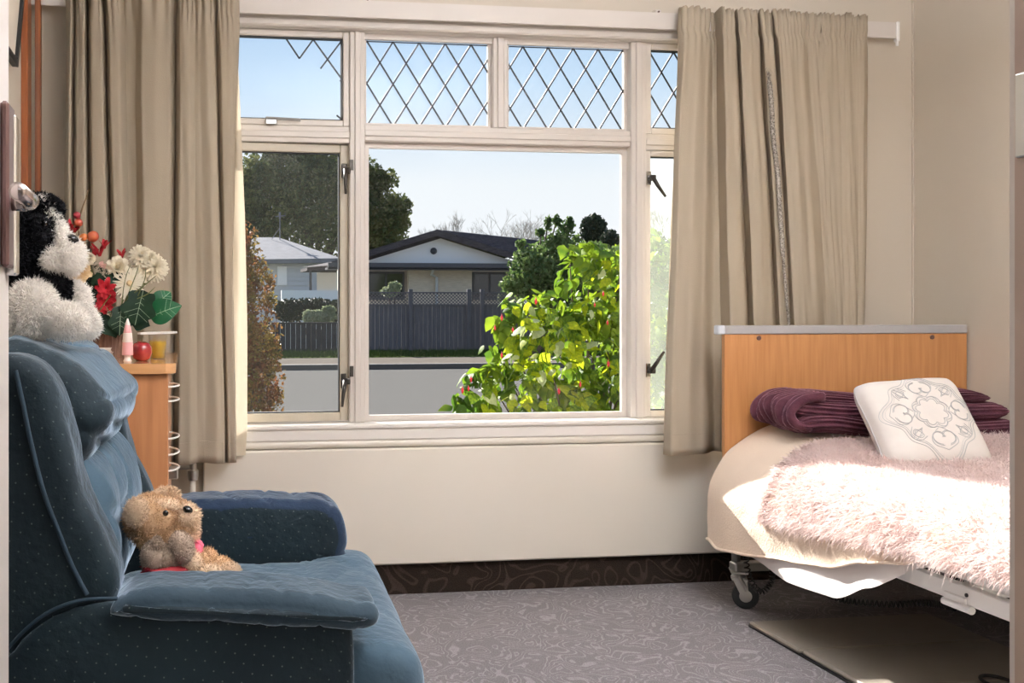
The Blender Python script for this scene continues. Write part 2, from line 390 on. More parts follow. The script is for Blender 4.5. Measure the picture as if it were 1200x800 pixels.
M['doorp'] = mat('door_paint', (.72, .66, .62), .3); M['leverm'] = mat('satin_chrome', (.5, .44, .42), .22, .5, 1); M['brown'] = mat('brown_anodised', (.13, .075, .07), .3, .5, .6)
M['jamb'] = mat('jamb_paint', (.46, .35, .28), .45, col2=(.43, .32, .26), nscale=2)

# ------------------------------------------------------------ room shell
WY = 3.97           # inner face of the window wall
XL, XR, XF = -.53, 2.934, .80
WX0, WX1, WZ0, WZ1 = -.03, 2.44, .60, 2.15   # window opening
def struct(name, mb, m, parent=None, **k):
    o = mb.build(name, m, parent, **k)
    if not parent: o['kind'] = 'structure'
    return o
struct('floor', MB().box((-1.6, -1.6, -.10), (XR+.15, WY+.16, 0)), M['carpet'])
struct('ceiling', MB().box((-1.6, -1.6, 2.45), (XR+.15, WY+.16, 2.55)), M['ceil'])
b = MB().box((XL-.12, WY, 0), (WX0, WY+.16, 2.45)).box((WX1, WY, 0), (XR+.12, WY+.16, 2.45)).box((WX0, WY, 0), (WX1, WY+.16, WZ0)).box((WX0, WY, WZ1), (WX1, WY+.16, 2.45))
struct('wall_back', b, M['wall'])
struct('wall_left', MB().box((XL-.12, XF, 0), (XL, WY, 2.45)), M['wall'])
struct('wall_right', MB().box((XR, XF, 0), (XR+.12, WY, 2.45)), M['wall'])
b = MB().box((XL-.12, XF-.10, 0), (-.30, XF, 2.45)).box((.735, XF-.10, 0), (XR+.12, XF, 2.45)).box((-.30, XF-.10, 2.12), (.735, XF, 2.45))
struct('wall_front', b, M['wall'])
struct('wall_corridor', MB().box((-1.6, -1.6, 0), (-1.5, .70, 2.45)).box((2.0, -1.6, 0), (2.1, .70, 2.45)).box((-1.5, -1.6, 0), (2.0, -1.5, 2.45)).box((-1.6, .60, 0), (XL-.12, .70, 2.45)), M['wall'])
# coved carpet skirting
struct('baseboard_back', MB().add([(XL, WY-.012, 0), (XR, WY-.012, 0), (XR, WY-.012, .112), (XL, WY-.012, .112), (XL, WY, .112), (XR, WY, .112), (XL, WY, 0), (XR, WY, 0)],
       [(0, 1, 2, 3), (3, 2, 5, 4), (0, 3, 4, 6), (1, 7, 5, 2), (4, 5, 7, 6), (0, 6, 7, 1)]), M['cove'])
struct('baseboard_left', MB().box((XL, XF, 0), (XL+.012, WY-.012, .112)), M['cove'])
struct('baseboard_right', MB().box((XR-.012, XF, 0), (XR, WY-.012, .112)), M['cove'])
# corner bead of the right-hand corner
struct('trim_3', MB().box((XR-.006, WY-.006, .112), (XR, WY, 2.45)), M['wall'])

# ------------------------------------------------------------ window
FY0, FY1 = WY+.03, WY+.10     # frame depth
win = empty('window_1', (0, 0, 0)); win['kind'] = 'structure'
def fr(name, *boxes, m='white', bev=.003):
    b = MB()
    for q in boxes: b.box(*q, bev)
    return b.build(name, M[m], win)
mul = [(-.03, .0), (.613, .671), (1.733, 1.796), (2.40, 2.44)]
fr('frame', ((WX0, FY0, WZ0), (WX1, FY1, .648)), ((WX0, FY0, 2.128), (WX1, FY1, WZ1)), ((WX0, FY0, .648), (.0, FY1, 2.128)), ((2.40, FY0, .648), (WX1, FY1, 2.128)))
for a_, b_ in (mul[1], mul[2]):
    fr('mullion', ((a_, FY0-.012, .648), (b_, FY1, 2.128)), ((a_+.018, FY0-.02, .648), (b_-.018, FY0-.01, 2.128)))
fr('mullion', ((1.176, FY0, 1.778), (1.235, FY1, 2.128)), ((1.192, FY0-.008, 1.778), (1.219, FY0+.001, 2.128)))
for a_, b_, z0, z1 in ((.671, 1.733, 1.716, 1.778), (.0, .613, 1.705, 1.768), (1.796, 2.40, 1.705, 1.768)):
    fr('transom', ((a_, FY0-.004, z0), (b_, FY1, z1)), ((a_, FY0-.010, z0+.018), (b_, FY0-.003, z1-.02)))
# beads round the fixed panes
def beads(x0, x1, z0, z1, w_=.012, name='glazing_bead', y=FY0+.03, m='white'):
    return fr(name, ((x0, y, z0), (x0+w_, y+.02, z1)), ((x1-w_, y, z0), (x1, y+.02, z1)), ((x0+w_, y, z0), (x1-w_, y+.02, z0+w_)), ((x0+w_, y, z1-w_), (x1-w_, y+.02, z1)), m=m, bev=0)
def pane(x0, x1, z0, z1, y=FY0+.045, m='glass', parent=None):
    return MB().box((x0+.004, y+.006, z0+.004), (x1-.004, y+.010, z1-.004)).build('pane', M[m], parent or win)
def lattice(x0, x1, z0, z1, xs, y, keep=None, parent=None):
    """diamond lead strips clipped to the pane"""
    dx, dz = .0515, .0815; b = MB(); segs = []
    if keep: segs = keep
    else:
        for n in range(-12, 13):
            for sg in (1, -1):
                xa = xs+n*2*dx; pts = []
                for z in (z1, z0): pts.append((xa+sg*(z1-z)/dz*dx, z))
                (xa0, za0), (xb0, zb0) = pts
                t0, t1 = 0., 1.; d = xb0-xa0
                for lim, s_ in ((x0, 1), (x1, -1)):
                    num = (lim-xa0)*s_; den = d*s_
                    if den > 0: t0 = max(t0, num/den)
                    else: t1 = min(t1, num/den)
                if t1-t0 > .02: segs.append((xa0+d*t0, za0+(zb0-za0)*t0, xa0+d*t1, za0+(zb0-za0)*t1))
    for xa, za, xb, zb in segs:
        d = Vector((xb-xa, 0, zb-za)); n = Vector((-d.z, 0, d.x)).normalized()*.0031
        p, q = Vector((xa, y, za)), Vector((xb, y, zb))
        b.prism([p-n, q-n, q+n, p+n], (0, .003, 0))
    e_ = .004
    b.box((x0, y, z0), (x0+e_, y+.003, z1)); b.box((x1-e_, y, z0), (x1, y+.003, z1)); b.box((x0, y, z1-e_), (x1, y+.003, z1))
    return b.build('lead_lattice', M['lead'], parent or win)
GY = FY0+.045
beads(.671, 1.733, .648, 1.716, .022); pane(.671, 1.733, .648, 1.716)
for x0, x1, xs in ((.671, 1.176, .686), (1.235, 1.733, 1.307)):
    pane(x0, x1, 1.778, 2.128); beads(x0, x1, 1.778, 2.128, .012)
    lattice(x0+.004, x1-.004, 1.782, 2.106, xs, GY-.008)
fr('top_bead', ((.671, FY0+.012, 2.106), (1.176, FY0+.029, 2.128)), ((1.235, FY0+.012, 2.106), (1.733, FY0+.029, 2.128)), bev=0)
# hopper sashes and casements at the sides: frame proud of the main frame
def sash(name, x0, x1, z0, z1, w_=.03, gm='glass', m='white', ang=0, dirt=None):
    """sash hinged on its left edge"""
    o = empty(name, (x0, FY0+.012, 0), ang); o.parent = win; W = x1-x0
    b = MB()
    for q in (((0, -.014, z0), (w_, .03, z1)), ((W-w_, -.014, z0), (W, .03, z1)), ((w_, -.014, z0), (W-w_, .03, z0+w_)), ((w_, -.014, z1-w_), (W-w_, .03, z1))): b.box(*q, .003)
    b.build('stile', M[m], o)
    MB().box((w_, .012, z0+w_), (W-w_, .016, z1-w_)).build('pane', M[gm], o)
    g = MB()
    for q in (((w_, .0, z0+w_), (w_+.005, .012, z1-w_)), ((W-w_-.005, .0, z0+w_), (W-w_, .012, z1-w_)), ((w_, 0, z0+w_), (W-w_, .012, z0+w_+.005)), ((w_, 0, z1-w_-.005), (W-w_, .012, z1-w_))): g.box(*q)
    g.build('gasket', M['rubber'], o)
    return o
hl = sash('hopper_sash', .0, .613, 1.768, 2.128, .024)
seg = []
def uz(u, v): p = at(u, v, 3.99); return p.x, p.z
for (u0, v0), (u1, v1) in (((336, 42), (352, 66)), ((352, 66), (368, 44)), ((368, 43), (404, 93)), ((402, 45), (377, 78)), ((396, 133), (403, 139)), ((303, 38), (306, 41)), ((400, 93), (404, 88))):
    a_ = uz(u0, v0); b_ = uz(u1, v1); seg.append((a_[0], a_[1], b_[0], b_[1]))
lo = lattice(.03, .586, 1.794, 2.102, 0, GY-.02, keep=seg)
hr = sash('hopper_sash', 1.796, 2.40, 1.768, 2.128, .024)
lattice(1.822, 2.374, 1.794, 2.102, 1.824, GY-.02)
cl = sash('casement_sash', .0, .613, .652, 1.703, .032, 'glasssash', 'sashgrey', math.radians(2.2))
cr_ = sash('casement_sash', 1.796, 2.40, .652, 1.703, .022, 'glassdirty')
# casement fasteners
def fastener(x, z, dx, dz, y=FY0-.016):
    b = MB().box((x-.010, y, z-.028), (x+.010, y+.006, z+.028), .002)
    o = b.build('fastener_plate', M['nickel' if x > 1 else 'handle'], win)
    h = MB().tube([(x, y, z), (x+.006, y-.022, z)], .009, 10).tube([(x+.004, y-.022, z+.004), (x+dx*.45, y-.028, z+dz*.45), (x+dx, y-.03, z+dz)], [.009, .0075, .005], 10)
    h.box((x-.004, y-.016, z-.012), (x+.024, y-.004, z+.012), .003)
    h.build('handle', M['handle'], o, smooth=True)
fastener(1.805, 1.592, .055, -.075); fastener(1.803, .835, .05, .075)
fastener(.592, 1.60, .002, -.09, FY0-.004); fastener(.590, .805, -.01, -.095, FY0-.004)
for z in (1.622, .842):
    fr('striker_slot', ((.612, FY0-.016, z-.02), (.626, FY0-.010, z+.02)), m='handle', bev=0)
# hopper stay
p = at(318, 141, 3.97)
b = MB().box((p.x-.022, FY0-.024, p.z-.014), (p.x+.022, FY0-.008, p.z+.014), .003).tube([(p.x-.02, FY0-.022, p.z+.010), (p.x+.11, FY0-.022, p.z+.006)], .006, 8)
b.build('window_stay', M['steel'], win, smooth=False)
# reveal, architrave, sill
struct('trim_1', MB().box((WX0-.06, WY-.014, 2.15), (WX1+.03, WY, 2.212), .004).box((WX0-.06, WY-.030, 2.128), (WX1+.03, WY+.0, 2.158), .006)
       .box((WX0-.05, WY-.012, .60), (WX0+.004, WY, 2.13), .004).box((WX1-.004, WY-.012, .60), (WX1+.05, WY, 2.13), .004)
       .box((WX0, WY, 2.128), (WX1, FY0, WZ1)), M['white'])
struct('window_sill', MB().box((WX0-.05, WY-.038, .628), (WX1+.04, FY0+.01, .648), .006).box((WX0-.05, WY-.030, .585), (WX1+.04, WY, .630), .006)
       .box((WX0, WY, WZ0), (WX1, FY0+.01, .630)), M['sill'])
struct('trim_2', MB().tube([(WX0-.04, WY-.012, .573), (WX1+.04, WY-.012, .573)], .016, 16).box((WX0-.04, WY-.02, .56), (WX1+.04, WY, .59)), M['panel'], auto=40)
# wide heater panel under the sill
h = MB().box((.062, WY-.040, .118), (2.70, WY-.001, .556), .006).build('wall_panel', M['panel'])
tag(h, 'long glossy cream panel on the wall below the window sill', 'panel')

# ------------------------------------------------------------ curtain track
tr = empty('curtain_track', (0, 3.90, 2.2))
MB().box((-.52+0, -.012, -.045), (2.807, .0, .018)).build('rail', M['white'], tr)
MB().box((2.800, -.020, -.058), (2.812, .004, .020), .002).tube([(2.806, -.01, -.05), (2.806, -.01, -.075)], .006, 8).build('end_stop', M['plastic'], tr)
for u in (428, 765, 948):
    x = at(u, 20, 3.95).x
    o = MB().box((x-.012, -.0, .0), (x+.012, .068, .034), .003).build('bracket', M['white'], tr)
    MB().lathe([(.004, -.004), (.004, .001)], (x, -.001, .024), 8, 'y').build('screw', M['brown'], o)
tag(tr, 'cream curtain track above the window, ending short of the right corner', 'curtain track')

def curtain(name, cols, ztop, zbot, label, ybase=3.87, heading=.095, seed=0, mtl='curtain', vtop=10, vbot=530, amp=.006, thick=.003, hem=True, spread=1):
    """cols: (u at top, u at bottom, depth toward the room)"""
    n = 9*(len(cols)-1); nz = 60
    X = []
    for (ut, ub, d) in cols: X.append((at(ut, vtop, ybase-d).x, at(ub, vbot, ybase-d).x, d))
    rnd = random.Random(seed); ph = [rnd.uniform(0, 6) for _ in range(9)]
    def f(a, c):
        t = a*(len(cols)-1); i = min(int(t), len(cols)-2); q = t-i
        sgn = q*q*(3-2*q)
        zt = 1-c
        def mixx(k): return X[k][0]*zt**1.15+X[k][1]*(1-zt**1.15)
        x = mixx(i)+(mixx(i+1)-mixx(i))*(q*.75+.25*sgn)
        d = X[i][2]+(X[i+1][2]-X[i][2])*sgn
        z = ztop+(zbot-ztop)*c
        hd = (ztop-z)
        k = min(1, max(0, hd/heading))
        wv = math.sin(a*spread*150+ph[0]+1.5*math.sin(a*23+ph[2]))
        if hd < heading: d = d*(.75+.25*k)+.009*wv*(1-.3*k)+.012*noise.noise(Vector((a*26+seed, z*22, 1)))*(1-k); x += .004*math.sin(a*spread*87+ph[1])*(1-k); z += (.012*noise.noise(Vector((a*14, seed, 0)))+.004*wv)*(1-k)
        else:
            fade = math.exp(-(hd-heading)/.045); d += .006*wv*fade
            d += .011*noise.noise(Vector((a*11+seed, z*1.6, 0)))+.004*noise.noise(Vector((a*30+seed, z*4, 3)))
            x += .005*noise.noise(Vector((a*7, z*2.2, seed+5)))
        if abs(hd-heading) < .012: d -= .007
        if hem and c > .95: d += .004*math.sin(a*60)*(c-.95)*20; z += .006*noise.noise(Vector((a*9, seed, 2)))
        return (x, ybase-d, z)
    mb = MB().grid(f, n, nz); o = mb.build(name, M[mtl], None, smooth=True)
    m = o.modifiers.new('t', 'SOLIDIFY'); m.thickness = thick
    if hem:
        hb = MB().tube([Vector(f(i/n, .955))+Vector((0, -.0028, 0)) for i in range(n+1)], .0012, 4); hb.build('hem_seam', M[mtl], o)
    tag(o, label, 'curtain', 'window curtains'); return o, f
Lc = [(88, 84, 0), (92, 88, .05), (97, 101, .062), (102, 107, -.01), (107, 112, .06), (116, 128, .065), (121, 137, -.01), (127, 141, .055), (136, 148, .06), (146, 153, .0), (158, 163, .0),
      (166, 172, .045), (182, 184, .05), (198, 198, .045), (207, 203, -.005), (213, 210, .06), (221, 222, .065), (226, 232, .04), (232, 240, .045), (240, 255, .06), (248, 262, .05), (252, 264, .0),
      (258, 268, .045), (266, 276, .05), (273, 271, .03), (281, 267, -.02)]
for i in range(1, 3): Lc.insert(0, (88-5*i, 84-4*i, .04*(i % 2)))
curtain('curtain', Lc, 2.225, .53, 'beige gathered curtain on the left side of the window', seed=1, spread=1.3)
Rc1 = [(800, 782, -.03), (796, 779, .03), (803, 787, .062), (818, 805, .055), (828, 822, .03), (833, 838, -.012), (840, 846, -.005), (848, 858, .055), (858, 876, .05), (862, 884, -.005),
       (866, 890, .05), (876, 902, .06), (884, 912, .05), (888, 917, -.005), (893, 922, .045), (901, 930, .05), (905, 936, .0), (908, 940, -.03)]
Rc1 = [(a_, b_, d_*1.25-.008 if d_ < .02 else d_*1.15) for a_, b_, d_ in Rc1]
curtain('curtain', Rc1, 2.225, .525, 'beige gathered curtain bunched beside the right casement', seed=4, vtop=30, spread=1.1)
Rc2 = [(903, 932, -.03), (909, 940, .055), (922, 950, .062), (934, 962, .05), (944, 975, .012), (956, 980, .018), (966, 985, .03), (980, 992, .022), (992, 1000, .03), (1003, 1005, .022), (1012, 1010, .028), (1017, 1012, .0)]
curtain('curtain', Rc2, 2.228, .525, 'flatter beige curtain hanging behind the headboard, next to the right corner', seed=9, vtop=30, spread=1.2)
# frayed dark lining edge showing between the two right curtains
pts = [at(u, v, 3.80) for u, v in ((900, 84), (904, 120), (906, 160), (911, 200), (915, 260), (920, 330), (925, 385))]
b = MB(); sp_ = spline(pts, 40, False)
b.tube(sp_, [.009 if 2 < i < 30 else .005 for i in range(40)], 6)
P = []; N = []
for q in sp_:
    for _ in range(12): P.append(tuple(q+Vector((random.uniform(-.008, .008), -.004, random.uniform(-.02, .02))))); N.append((random.uniform(-1, 1), -.6, -.4))
b.blades(P, N, .012, .002, .5, .6)
o = b.build('frayed_edge', M['fray']); tag(o, 'dark frayed strip of lining between the two right-hand curtains', 'curtain lining')
o.parent = bpy.data.objects['curtain.001']; del o['category']
# pleat tufts: the crumpled heading that stands up where the curtains bunch
def tufts(parent, lst, y):
    for k, (u, v, wpx, hpx) in enumerate(lst):
        c = at(u, v, y); w_ = wpx*.0031; h_ = hpx*.0031
        def f(a, c_, c=c, w_=w_, h_=h_, k=k):
            q = abs((a*2) % 1-.5)*2
            lean = (.5-((k*37) % 10)/10)*.6
            return (c.x+(a-.5)*w_*(1.25-.6*c_)+lean*h_*(1-c_), c.y-.028+.03*q*(1-.3*c_), c.z+h_*(.5-c_)+.006*math.sin(a*9+k))
        o = MB().grid(f, 16, 8).build('heading_pleat', M['curtain'], parent, smooth=False)
        m = o.modifiers.new('t', 'SOLIDIFY'); m.thickness = .003
def lining(parent, rows, y, name='lining'):
    def f(a, c):
        k = c*(len(rows)-1); i = min(int(k), len(rows)-2); t = k-i; u0 = rows[i][0]+(rows[i+1][0]-rows[i][0])*t; u1 = rows[i][1]+(rows[i+1][1]-rows[i][1])*t; v = rows[i][2]+(rows[i+1][2]-rows[i][2])*t
        p = at(u0+(u1-u0)*a, v, y); p.y += .014*math.sin(a*5+c*3)+.006*noise.noise(Vector((a*3, c*9, 2))); return p
    MB().grid(f, 14, 50).build(name, M['lining'], parent, smooth=True)
lining(bpy.data.objects['curtain'], [(262, 276, 22), (264, 281, 120), (266, 287, 250), (264, 290, 380), (262, 290, 500), (258, 288, 534)], 3.895)
lining(bpy.data.objects['curtain.001'], [(797, 806, 60), (792, 806, 170), (788, 806, 260), (785, 806, 350), (781, 800, 430), (778, 795, 508)], 3.905)

# ------------------------------------------------------------ pipes at the wall behind the cabinet
x = at(226, 570, 3.9).x
o = MB().tube([(x, 3.90, 0), (x, 3.90, .47)], .011, 14).build('heating_pipe', M['panel'], None, smooth=True)
tag(o, 'cream vertical heating pipe below the left curtain', 'pipe')
MB().lathe([(.018, .46), (.02, .475), (.02, .495), (.014, .50), (.014, .515), (.008, .53)], (x, 3.90, 0), 14).build('valve_nut', M['steel'], o, auto=40)
MB().tube([(x, 3.9, .505), (x-.10, 3.9, .505)], .008, 10).lathe([(.02, -.135), (.022, -.13), (.022, -.10), (.015, -.095)], (x, 3.9, .505), 14, 'x').build('valve_body', M['steel'], o, auto=40)

# ------------------------------------------------------------ left wall things
fb = empty('framed_mirror', (XL, 3.74, 1.15))
MB().box((0, -.17, 0), (.022, -.09, 1.29), .002).box((0, .135, 0), (.022, .17, 1.29), .002).box((0, -.09, 0), (.022, .135, .05), .002).box((0, -.09, 1.24), (.022, .135, 1.29), .002).build('frame', M['redwood'], fb)
MB().box((.0, -.095, .04), (.012, .14, 1.25)).build('mirror_glass', M['mirror'], fb)
tag(fb, 'tall narrow mirror in a reddish wooden frame on the left wall', 'mirror')
pf = empty('picture_frame', (XL+.006, 3.36, 1.82)); pf.rotation_euler = (0, math.radians(5), 0)
MB().box((0, -.35, 0), (.018, .0, .02)).box((0, -.35, .43), (.018, .0, .45)).box((0, -.02, .02), (.018, .0, .43)).box((0, -.35, .02), (.018, -.33, .43)).build('frame', M['black'], pf)
MB().box((.002, -.33, .02), (.008, -.02, .43)).build('backing_board', M['paper'], pf)
tag(pf, 'thin black picture frame tilting forward off the left wall', 'picture frame')

# ------------------------------------------------------------ door and jamb
dr = empty('door_1', (-.242, XF+.01, 0), math.radians(91.0)); dr['kind'] = 'structure'
# local X runs along the leaf away from the hinge, local -Y faces the camera side
MB().box((0, 0, .008), (.80, .042, 2.04), .002).build('door_leaf', M['doorp'], dr)
pl = MB().box((.715, -.012, 1.15), (.775, 0, 1.38), .004).build('handle_plate', M['brown'], dr)
MB().box((.765, -.015, 1.14), (.8015, 0, 1.37), .003).build('edge_guard', M['chrome'], dr)
MB().tube([(.745, -.004, 1.242), (.745, -.032, 1.242)], .0125, 14).tube([(.745, -.028, 1.242), (.738, -.038, 1.242), (.72, -.041, 1.242), (.585, -.041, 1.242)], .0115, 14).build('lever', M['leverm'], pl, smooth=True)
dj = empty('door_frame', (0, XF, 0)); dj['kind'] = 'structure'
JX = .692
b = MB().box((JX, -.11, 0), (.76, .012, 2.10), .003).box((-.315, -.11, 0), (-.285, .012, 2.10), .003).box((-.30, -.11, 2.06), (.755, .012, 2.12), .003)
b.build('jamb', M['jamb'], dj)
MB().box((JX-.012, -.11, 0), (JX+.004, -.07, 2.06), .003).build('door_stop', M['jamb'], dj)
MB().box((JX-.003, -.022, 1.222), (JX+.002, .006, 1.292), .001).build('strike_plate', M['steel'], dj)
MB().box((JX-.004, -.018, 1.24), (JX-.001, -.008, 1.275)).build('latch_hole', M['black'], dj)
MB().box((JX+.008, .012, 0), (.82, .028, 2.16), .004).build('architrave', M['white'], dj)

# ------------------------------------------------------------ bodies of the added fill lamps (unseen, above the frame)
o = MB().lathe([(.02, 0), (.20, .015), (.33, .05), (.37, .09), (.36, .09), (.32, .055), (.19, .022), (.02, .008)], (0, 0, 0), 32).build('fill_lamp', M['plastic'], None, auto=50)
o.location = (1.25, 1.5, 1.92); tag(o, 'unseen white uplighter bowl added for fill light below the bedroom ceiling', 'lamp')
MB().tube([(0, 0, .0), (0, 0, .53)], .008, 8).build('stem', M['steel'], o)
o = MB().box((-.52, -.22, 0), (.52, .22, .06), .008).build('fill_lamp', M['plastic']); o.location = (.4, -.4, 2.39); tag(o, 'unseen flat white lamp added for fill light in the corridor', 'lamp')

# ------------------------------------------------------------ recliner chair
ch = empty('recliner_chair', (-.069, 2.196, 0), math.radians(-3.25))
tag(ch, 'blue velvet recliner armchair with padded arms and a pillowed back', 'armchair')
def cp(name, mb, m, parent=ch): return mb.build(name, M[m], parent, smooth=True)
side = [(-.44, .05), (-.2, .05), (.1, .05), (.355, .05), (.372, .07), (.374, .3), (.374, .55), (.36, .585), (.2, .60), (-.02, .605), (-.08, .602), (-.13, .585), (-.17, .555), (-.21, .51), (-.27, .43), (-.36, .33), (-.44, .28), (-.445, .15)]
for s_ in (-1, 1):
    a_, b_ = (-.405, -.32) if s_ < 0 else (.32, .405)
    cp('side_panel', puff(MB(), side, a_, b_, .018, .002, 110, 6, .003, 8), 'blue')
wing = [(-.022, .60), (-.022, .655), (-.045, .71), (-.066, .755), (-.085, .81), (-.098, .87), (-.112, .93), (-.132, .975), (-.165, 1.008), (-.21, 1.018), (-.27, 1.0), (-.33, .93), (-.37, .8), (-.40, .6), (-.43, .4), (-.44, .28), (-.36, .30), (-.27, .42), (-.2, .51), (-.12, .575), (-.06, .59)]
for s_ in (-1, 1):
    a_, b_ = (-.395, -.27) if s_ < 0 else (.27, .395)
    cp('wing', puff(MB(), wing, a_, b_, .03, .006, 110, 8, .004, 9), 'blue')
# seam piping on the outer wing
y_ = -.4025
pp = [Vector((x_, y_+.001, z_)) for x_, z_ in ((-.185, .99), (-.172, .93), (-.16, .87), (-.14, .79), (-.118, .73), (-.095, .67), (-.07, .62))]
cp('piping', MB().tube(spline(pp, 40, False), .004, 6), 'pipe')
pp = [Vector((x_, -.404, z_+.002)) for x_, z_ in ((-.36, .335), (-.27, .437), (-.21, .517), (-.17, .562), (-.13, .592), (-.08, .609), (-.02, .611))]
cp('piping', MB().tube(spline(pp, 40, False), .0035, 6), 'pipe')
cp('backrest', puff(MB(), [(-.10, .40), (-.11, .6), (-.17, .8), (-.2, .99), (-.28, 1.0), (-.36, .9), (-.42, .6), (-.44, .3), (-.3, .25)], -.28, .28, .02, .0), 'blue')
headp = [(a_-.045, b_) for a_, b_ in [(-.40, .97), (-.36, 1.015), (-.29, 1.035), (-.20, 1.044), (-.12, 1.022), (-.06, .985), (-.022, .94), (-.004, .915), (-.012, .862), (-.045, .818), (-.09, .797), (-.13, .80), (-.17, .84), (-.24, .86), (-.30, .88)]]
def shaded_end(o, n, k):
    """camera-side shade as darker dotted velvet on an end: first k rings of n faces"""
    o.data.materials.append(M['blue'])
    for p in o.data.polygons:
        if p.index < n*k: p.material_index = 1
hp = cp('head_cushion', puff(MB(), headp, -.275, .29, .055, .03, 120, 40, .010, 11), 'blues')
lum = [(a_-.04, b_) for a_, b_ in [(-.15, .83), (-.09, .838), (-.045, .815), (-.012, .76), (.002, .70), (.0, .63), (-.015, .56), (-.05, .50), (-.12, .50), (-.16, .6), (-.17, .72)]]
cp('lumbar_cushion', puff(MB(), lum, -.265, .27, .05, .01, 100, 40, .009, 10), 'blues')
arm = [(-.03, .585), (-.035, .62), (-.018, .645), (.03, .655), (.12, .654), (.22, .649), (.31, .638), (.37, .622), (.405, .596), (.416, .575), (.408, .556), (.37, .550), (.30, .556), (.18, .566), (.06, .576)]
cp('armrest', puff(MB(), [(a_, b_-(.026 if b_ > .6 else 0)) for a_, b_ in arm], -.425, -.265, .026, .010, 130, 24, .0028, 11), 'bluep')
armf = [(-.03, .54), (-.035, .61), (-.018, .635), (.03, .645), (.12, .648), (.22, .648), (.31, .645), (.37, .638), (.405, .622), (.421, .59), (.424, .54), (.42, .50), (.40, .485), (.30, .47), (.18, .47), (.06, .48)]
cp('armrest', puff(MB(), armf, .27, .43, .03, .004, 130, 24, .005, 13), 'navy')
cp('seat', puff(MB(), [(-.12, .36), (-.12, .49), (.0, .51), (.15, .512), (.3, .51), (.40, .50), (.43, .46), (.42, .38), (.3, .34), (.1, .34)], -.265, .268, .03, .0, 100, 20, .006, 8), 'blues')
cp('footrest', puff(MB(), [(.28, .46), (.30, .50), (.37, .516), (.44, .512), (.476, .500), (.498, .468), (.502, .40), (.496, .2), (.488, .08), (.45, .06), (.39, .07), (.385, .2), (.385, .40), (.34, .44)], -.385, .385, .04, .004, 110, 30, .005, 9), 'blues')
cp('base', MB().box((-.40, -.31, .03), (.36, .31, .33), .01), 'blue')
for sx_ in (-.34, .30):
    for sy_ in (-.27, .27): MB().lathe([(.022, 0), (.026, .035)], (sx_, sy_, 0), 14).build('foot', M['black'], ch, auto=40)

for o in list(ch.children):  # shade of the camera-facing ends put into the material colour
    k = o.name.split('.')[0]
    if k == 'head_cushion': shaded_end(o, 120, 12)
    if k == 'lumbar_cushion': shaded_end(o, 100, 7)
    if k == 'armrest' and o.data.materials[0] == M['bluep']: shaded_end(o, 130, 6)
    if k == 'armrest' and o.data.materials[0] == M['navy']: shaded_end(o, 130, 7)

# ------------------------------------------------------------ black and white plush dog
DY = 2.12
def dp(u, v, dy=0): p = at(u, v, DY+dy); return (p.x, p.y, p.z)
K = .00172
dg = empty('plush_dog', dp(50, 396)); inv = Vector(dg.location)
def rel(p): return (p[0]-inv.x, p[1]-inv.y, p[2]-inv.z)
def dog(name, m, items, n=2500, L=.012, parent=dg, W=.0024, jit=.32, g=.1, kk=K, P0=None):
    b = MB()
    for (u, v, dy, ru, rv, ry, rot) in items:
        c = P0(u, v, dy) if P0 else rel(dp(u, v, dy))
        b.fur_ell(c, (ru*kk, ry*kk, rv*kk), n, L, W, (0, math.radians(rot), 0), jit, g)
    return b.build(name, M[m], parent, smooth=True)
dog('body', 'blackfur', [(42, 340, .01, 34, 46, 34, 8), (58, 335, -.0, 22, 32, 26, -15)], 5000, .009, jit=.5)
hd = dog('head', 'blackfur', [(38, 277, 0, 34, 42, 36, 12), (45, 245, 0, 26, 16, 26, 0)], 5000, .009, jit=.5)
dog('ear', 'blackfur', [(20, 285, -.055, 14, 34, 9, 5)], 2500, .009, hd)
dog('muzzle', 'whitefur', [(77, 300, -.004, 20, 21, 24, 10), (62, 303, -.012, 14, 17, 24, 0)], 3500, .010, hd)
dog('blaze', 'whitefur', [(50, 237, -.012, 7, 6, 14, 0), (58, 250, -.012, 9, 13, 16, -25), (66, 270, -.01, 11, 18, 18, -20), (71, 282, -.008, 14, 12, 20, 0)], 1500, .008, hd)
MB().ell(rel(dp(85, 280, -.02)), (.013, .018, .009), (0, .5, 0)).build('nose', M['eye'], hd, smooth=True)
MB().ell(rel(dp(52, 262, -.052)), (.006, .005, .007)).build('eye', M['eye'], hd, smooth=True)
dog('arm', 'whitefur', [(38, 362, -.05, 26, 30, 20, 0), (22, 372, -.04, 16, 24, 18, 0)], 4500, .012)
dog('leg', 'whitefur', [(78, 376, -.06, 22, 18, 18, 8), (58, 372, -.04, 18, 18, 18, 0)], 4000, .010)
dog('leg', 'whitefur', [(90, 352, .03, 14, 20, 16, -10), (96, 376, .05, 16, 17, 18, 0), (106, 381, .05, 8, 11, 14, 0)], 2600, .011)
tag(dg, 'black and white fluffy plush dog perched on top of the armchair back', 'plush toy')

